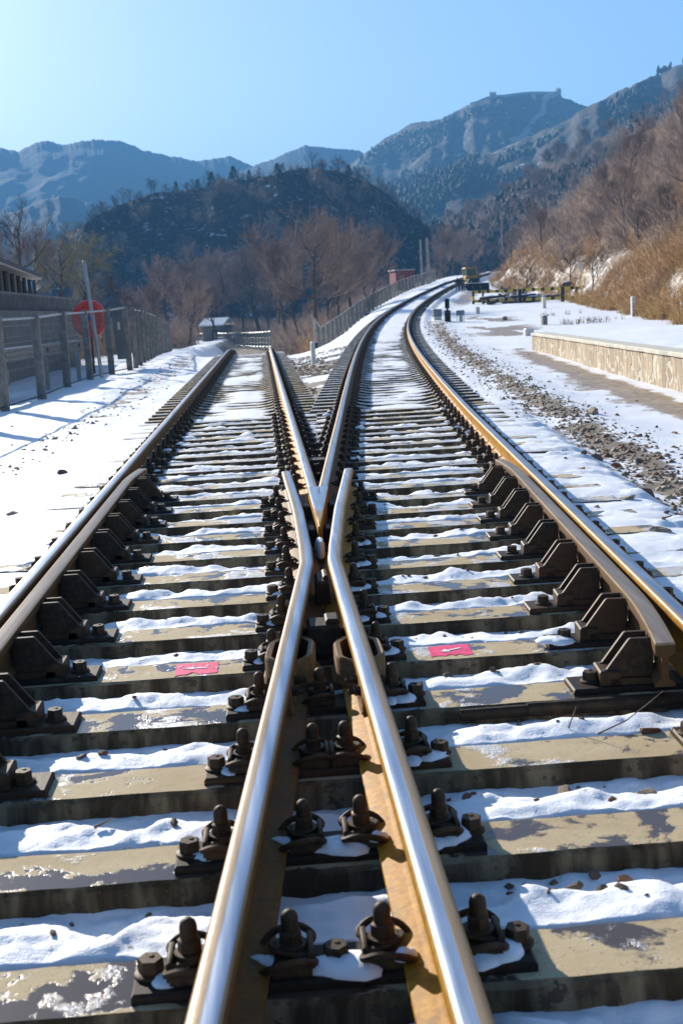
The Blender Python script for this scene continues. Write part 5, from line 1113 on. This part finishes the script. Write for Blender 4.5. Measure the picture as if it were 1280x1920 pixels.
# far pine woods: small crowns, one mass per mountain
def pinewood(name,H_,n,h0,h1,sd,thr,top=1.0):
    r=np.random.default_rng(sd); rr=r.integers(6,int(H_['nr']*top),n); cc=r.integers(2,H_['X'].shape[1]-2,n); x,y,z=H_['X'][rr,cc],H_['Y'][rr,cc],H_['Z'][rr,cc]
    ok=fbm(x*.02,y*.02,3,sd)>thr; x,y,z=x[ok]+r.normal(0,2,ok.sum()),y[ok],z[ok]; h=r.uniform(h0,h1,len(x)); V=[];Fq=[]
    a=np.arange(6)/6*6.283; base=[]
    for lv,(zz,rd) in enumerate(((.05,.22),(.35,.26),(.7,.15))): base+= [(math.cos(t+lv*.5)*rd,math.sin(t+lv*.5)*rd,zz) for t in a]
    base.append((0,0,1.0)); base=np.array(base); f=[]
    for lv in (0,1):
        for k in range(6): p=lv*6+k; q=lv*6+(k+1)%6; f+=[(p,q,q+6),(p,q+6,p+6)]
    f+=[(12+k,12+(k+1)%6,18) for k in range(6)]; f=np.array(f)
    B=base[None]*(1+r.normal(0,.22,(len(x),19,1)))*h[:,None,None]*np.array([1.25,1.25,.8]); V=B+np.stack([x,y,z-.3],1)[:,None]
    tag(link(name,npmesh(name,V.reshape(-1,3),(f[None]+19*np.arange(len(x))[:,None,None]).reshape(-1,3),M['pine'])),kind='stuff')
pinewood('far_pine_wood',H2,12000,2.2,4.6,5,.47); pinewood('far_pine_wood',H1,9000,2.0,4.2,6,.50,.9); pinewood('far_scrub_wood',HB,2200,1.2,2.8,7,.52)
# the old wall and its towers on the far summit
M['oldwall']=plain('old_wall_stone',(.36,.33,.29),.85,0,.15,.2)
def top_at(H_,us,px): c=int(np.argmin(abs(np.linspace(*us,H_['X'].shape[1])-px))); r_=H_['nr']-1; return np.array([H_['X'][r_,c],H_['Y'][r_,c],H_['Z'][r_,c]]),c
U1=(590,1300)
def tower(px,w,h,lab):
    p,c=top_at(H1,U1,px); o=empty('watch_tower',tuple(p)); tag(o,lab,'tower','old towers on the far summit'); mb=MB(); mb.box((0,0,h/2-2),(w,w,h+4),0,.0,0,.94); mb.obj('tower_body',M['oldwall'],o)
    k=MB(); n=6
    for i in range(n):
        for s in (-1,1): k.box((-w*.44+w*.88*i/(n-1),s*w*.44,h+.4),(w*.09,w*.06,.9)); 
    k.obj('battlement',M['oldwall'],o)
    for i in (-1,0,1): q=MB(); q.box((i*w*.25,-w*.475,h*.55),(w*.09,.25,h*.2)); q.obj('window',M['blk'],o)
tower(922,5.0,3.0,'square watch tower on the left of the distant mountain summit'); tower(1046,3.6,3.4,'tower at the right end of the distant mountain summit where the wall turns down')
def oldwall():
    o=empty('old_wall'); tag(o,'ancient wall running down the distant mountain from its summit','wall')
    pts=[]
    for px,k in ((1046,0),(1036,3),(1026,7),(1020,13),(1018,18),(1012,22),(1004,27),(992,32),(975,38),(955,44)):
        c=int(np.argmin(abs(np.linspace(*U1,300)-px))); r_=H1['nr']-1-k; pts.append(np.array([H1['X'][r_,c],H1['Y'][r_,c],H1['Z'][r_,c]]))
    mb=MB(); mb.rings([[(p[0]-1.6,p[1],p[2]-3),(p[0]+1.6,p[1],p[2]-3),(p[0]+1.6,p[1],p[2]+2.4),(p[0]+1.1,p[1],p[2]+2.4),(p[0]+1.1,p[1],p[2]+1.6),(p[0]-1.1,p[1],p[2]+1.6),(p[0]-1.1,p[1],p[2]+2.4),(p[0]-1.6,p[1],p[2]+2.4)] for p in pts]); mb.obj('wall_walk',M['oldwall'],o)
    pts=[]
    for px in (880,895,910,922,945,965,985,1005,1025,1046):
        p,c=top_at(H1,U1,px); pts.append(p)
    mb=MB(); mb.rings([[(p[0],p[1]-1.4,p[2]-3),(p[0],p[1]+1.4,p[2]-3),(p[0],p[1]+1.4,p[2]+1.5),(p[0],p[1]-1.4,p[2]+1.5)] for p in pts]); mb.obj('ridge_wall',M['oldwall'],o)
oldwall()
for k in range(26):
    p,c=top_at(HB,(780,1400),random.uniform(830,1300)); tree(random.choice(TREES),p[0],p[1],p[2]-.4,random.uniform(3.5,7.5),'leafless tree on the skyline of the brown hill','trees along the top of the brown hill')
for k in range(70):
    c=rng.integers(20,200); r_=rng.integers(15,78); tree(random.choice(TREES),HB['X'][r_,c],HB['Y'][r_,c],HB['Z'][r_,c]-.4,random.uniform(3,6),'leafless tree on the slope of the brown hill','trees on the slope of the brown hill')
# ------------------------------------------------------------------ air: haze box round the whole scene
def haze(density,col):
    mb=MB(); mb.box((0,1400,100),(6400,6200,264)); o=mb.obj('haze',bpy.data.materials.new('haze_air'))
    m_=o.data.materials[0]; m_.use_nodes=True; t=m_.node_tree; t.nodes.remove(t.nodes['Principled BSDF']); v=t.nodes.new('ShaderNodeVolumePrincipled')
    v.inputs['Density'].default_value=density; v.inputs['Color'].default_value=(*col,1); v.inputs['Anisotropy'].default_value=0.0
    t.links.new(v.outputs[0],t.nodes['Material Output'].inputs['Volume']); tag(o,kind='stuff')
haze(.00064,(.19,.52,1.0))

# ------------------------------------------------------------------ daylight
SUN_EL,SUN_AZ=R(21),R(25.7)     # sun ahead, to the left of the track
w=bpy.data.worlds.new('World'); scn.world=w; w.use_nodes=True; nt=w.node_tree
sky=nt.nodes.new('ShaderNodeTexSky'); sky.sky_type='NISHITA'; sky.sun_disc=False; sky.sun_elevation=SUN_EL; sky.sun_rotation=-SUN_AZ
sky.altitude=600; sky.air_density=1.0; sky.dust_density=.7; sky.ozone_density=4.0
hs=nt.nodes.new('ShaderNodeHueSaturation'); hs.inputs['Saturation'].default_value=.98; nt.links.new(sky.outputs[0],hs.inputs['Color']); nt.links.new(hs.outputs[0],nt.nodes['Background'].inputs[0]); nt.nodes['Background'].inputs[1].default_value=.082
sd=bpy.data.lights.new('sun','SUN'); so=bpy.data.objects.new('sun',sd); COL.objects.link(so); sd.energy=5.0; sd.angle=R(.5); sd.color=(1,.93,.82)
dirv=Vector((-math.sin(SUN_AZ)*math.cos(SUN_EL),math.cos(SUN_AZ)*math.cos(SUN_EL),math.sin(SUN_EL)))
so.rotation_euler=dirv.to_track_quat('Z','Y').to_euler()
scn.view_settings.view_transform='Standard'; scn.view_settings.look='None'; scn.view_settings.gamma=1; scn.view_settings.exposure=1.12
scn.render.engine='CYCLES'; scn.cycles.use_denoising=True; scn.cycles.max_bounces=6; scn.cycles.diffuse_bounces=1; scn.cycles.glossy_bounces=3; scn.cycles.volume_bounces=0; scn.cycles.transparent_max_bounces=8; scn.cycles.caustics_reflective=False
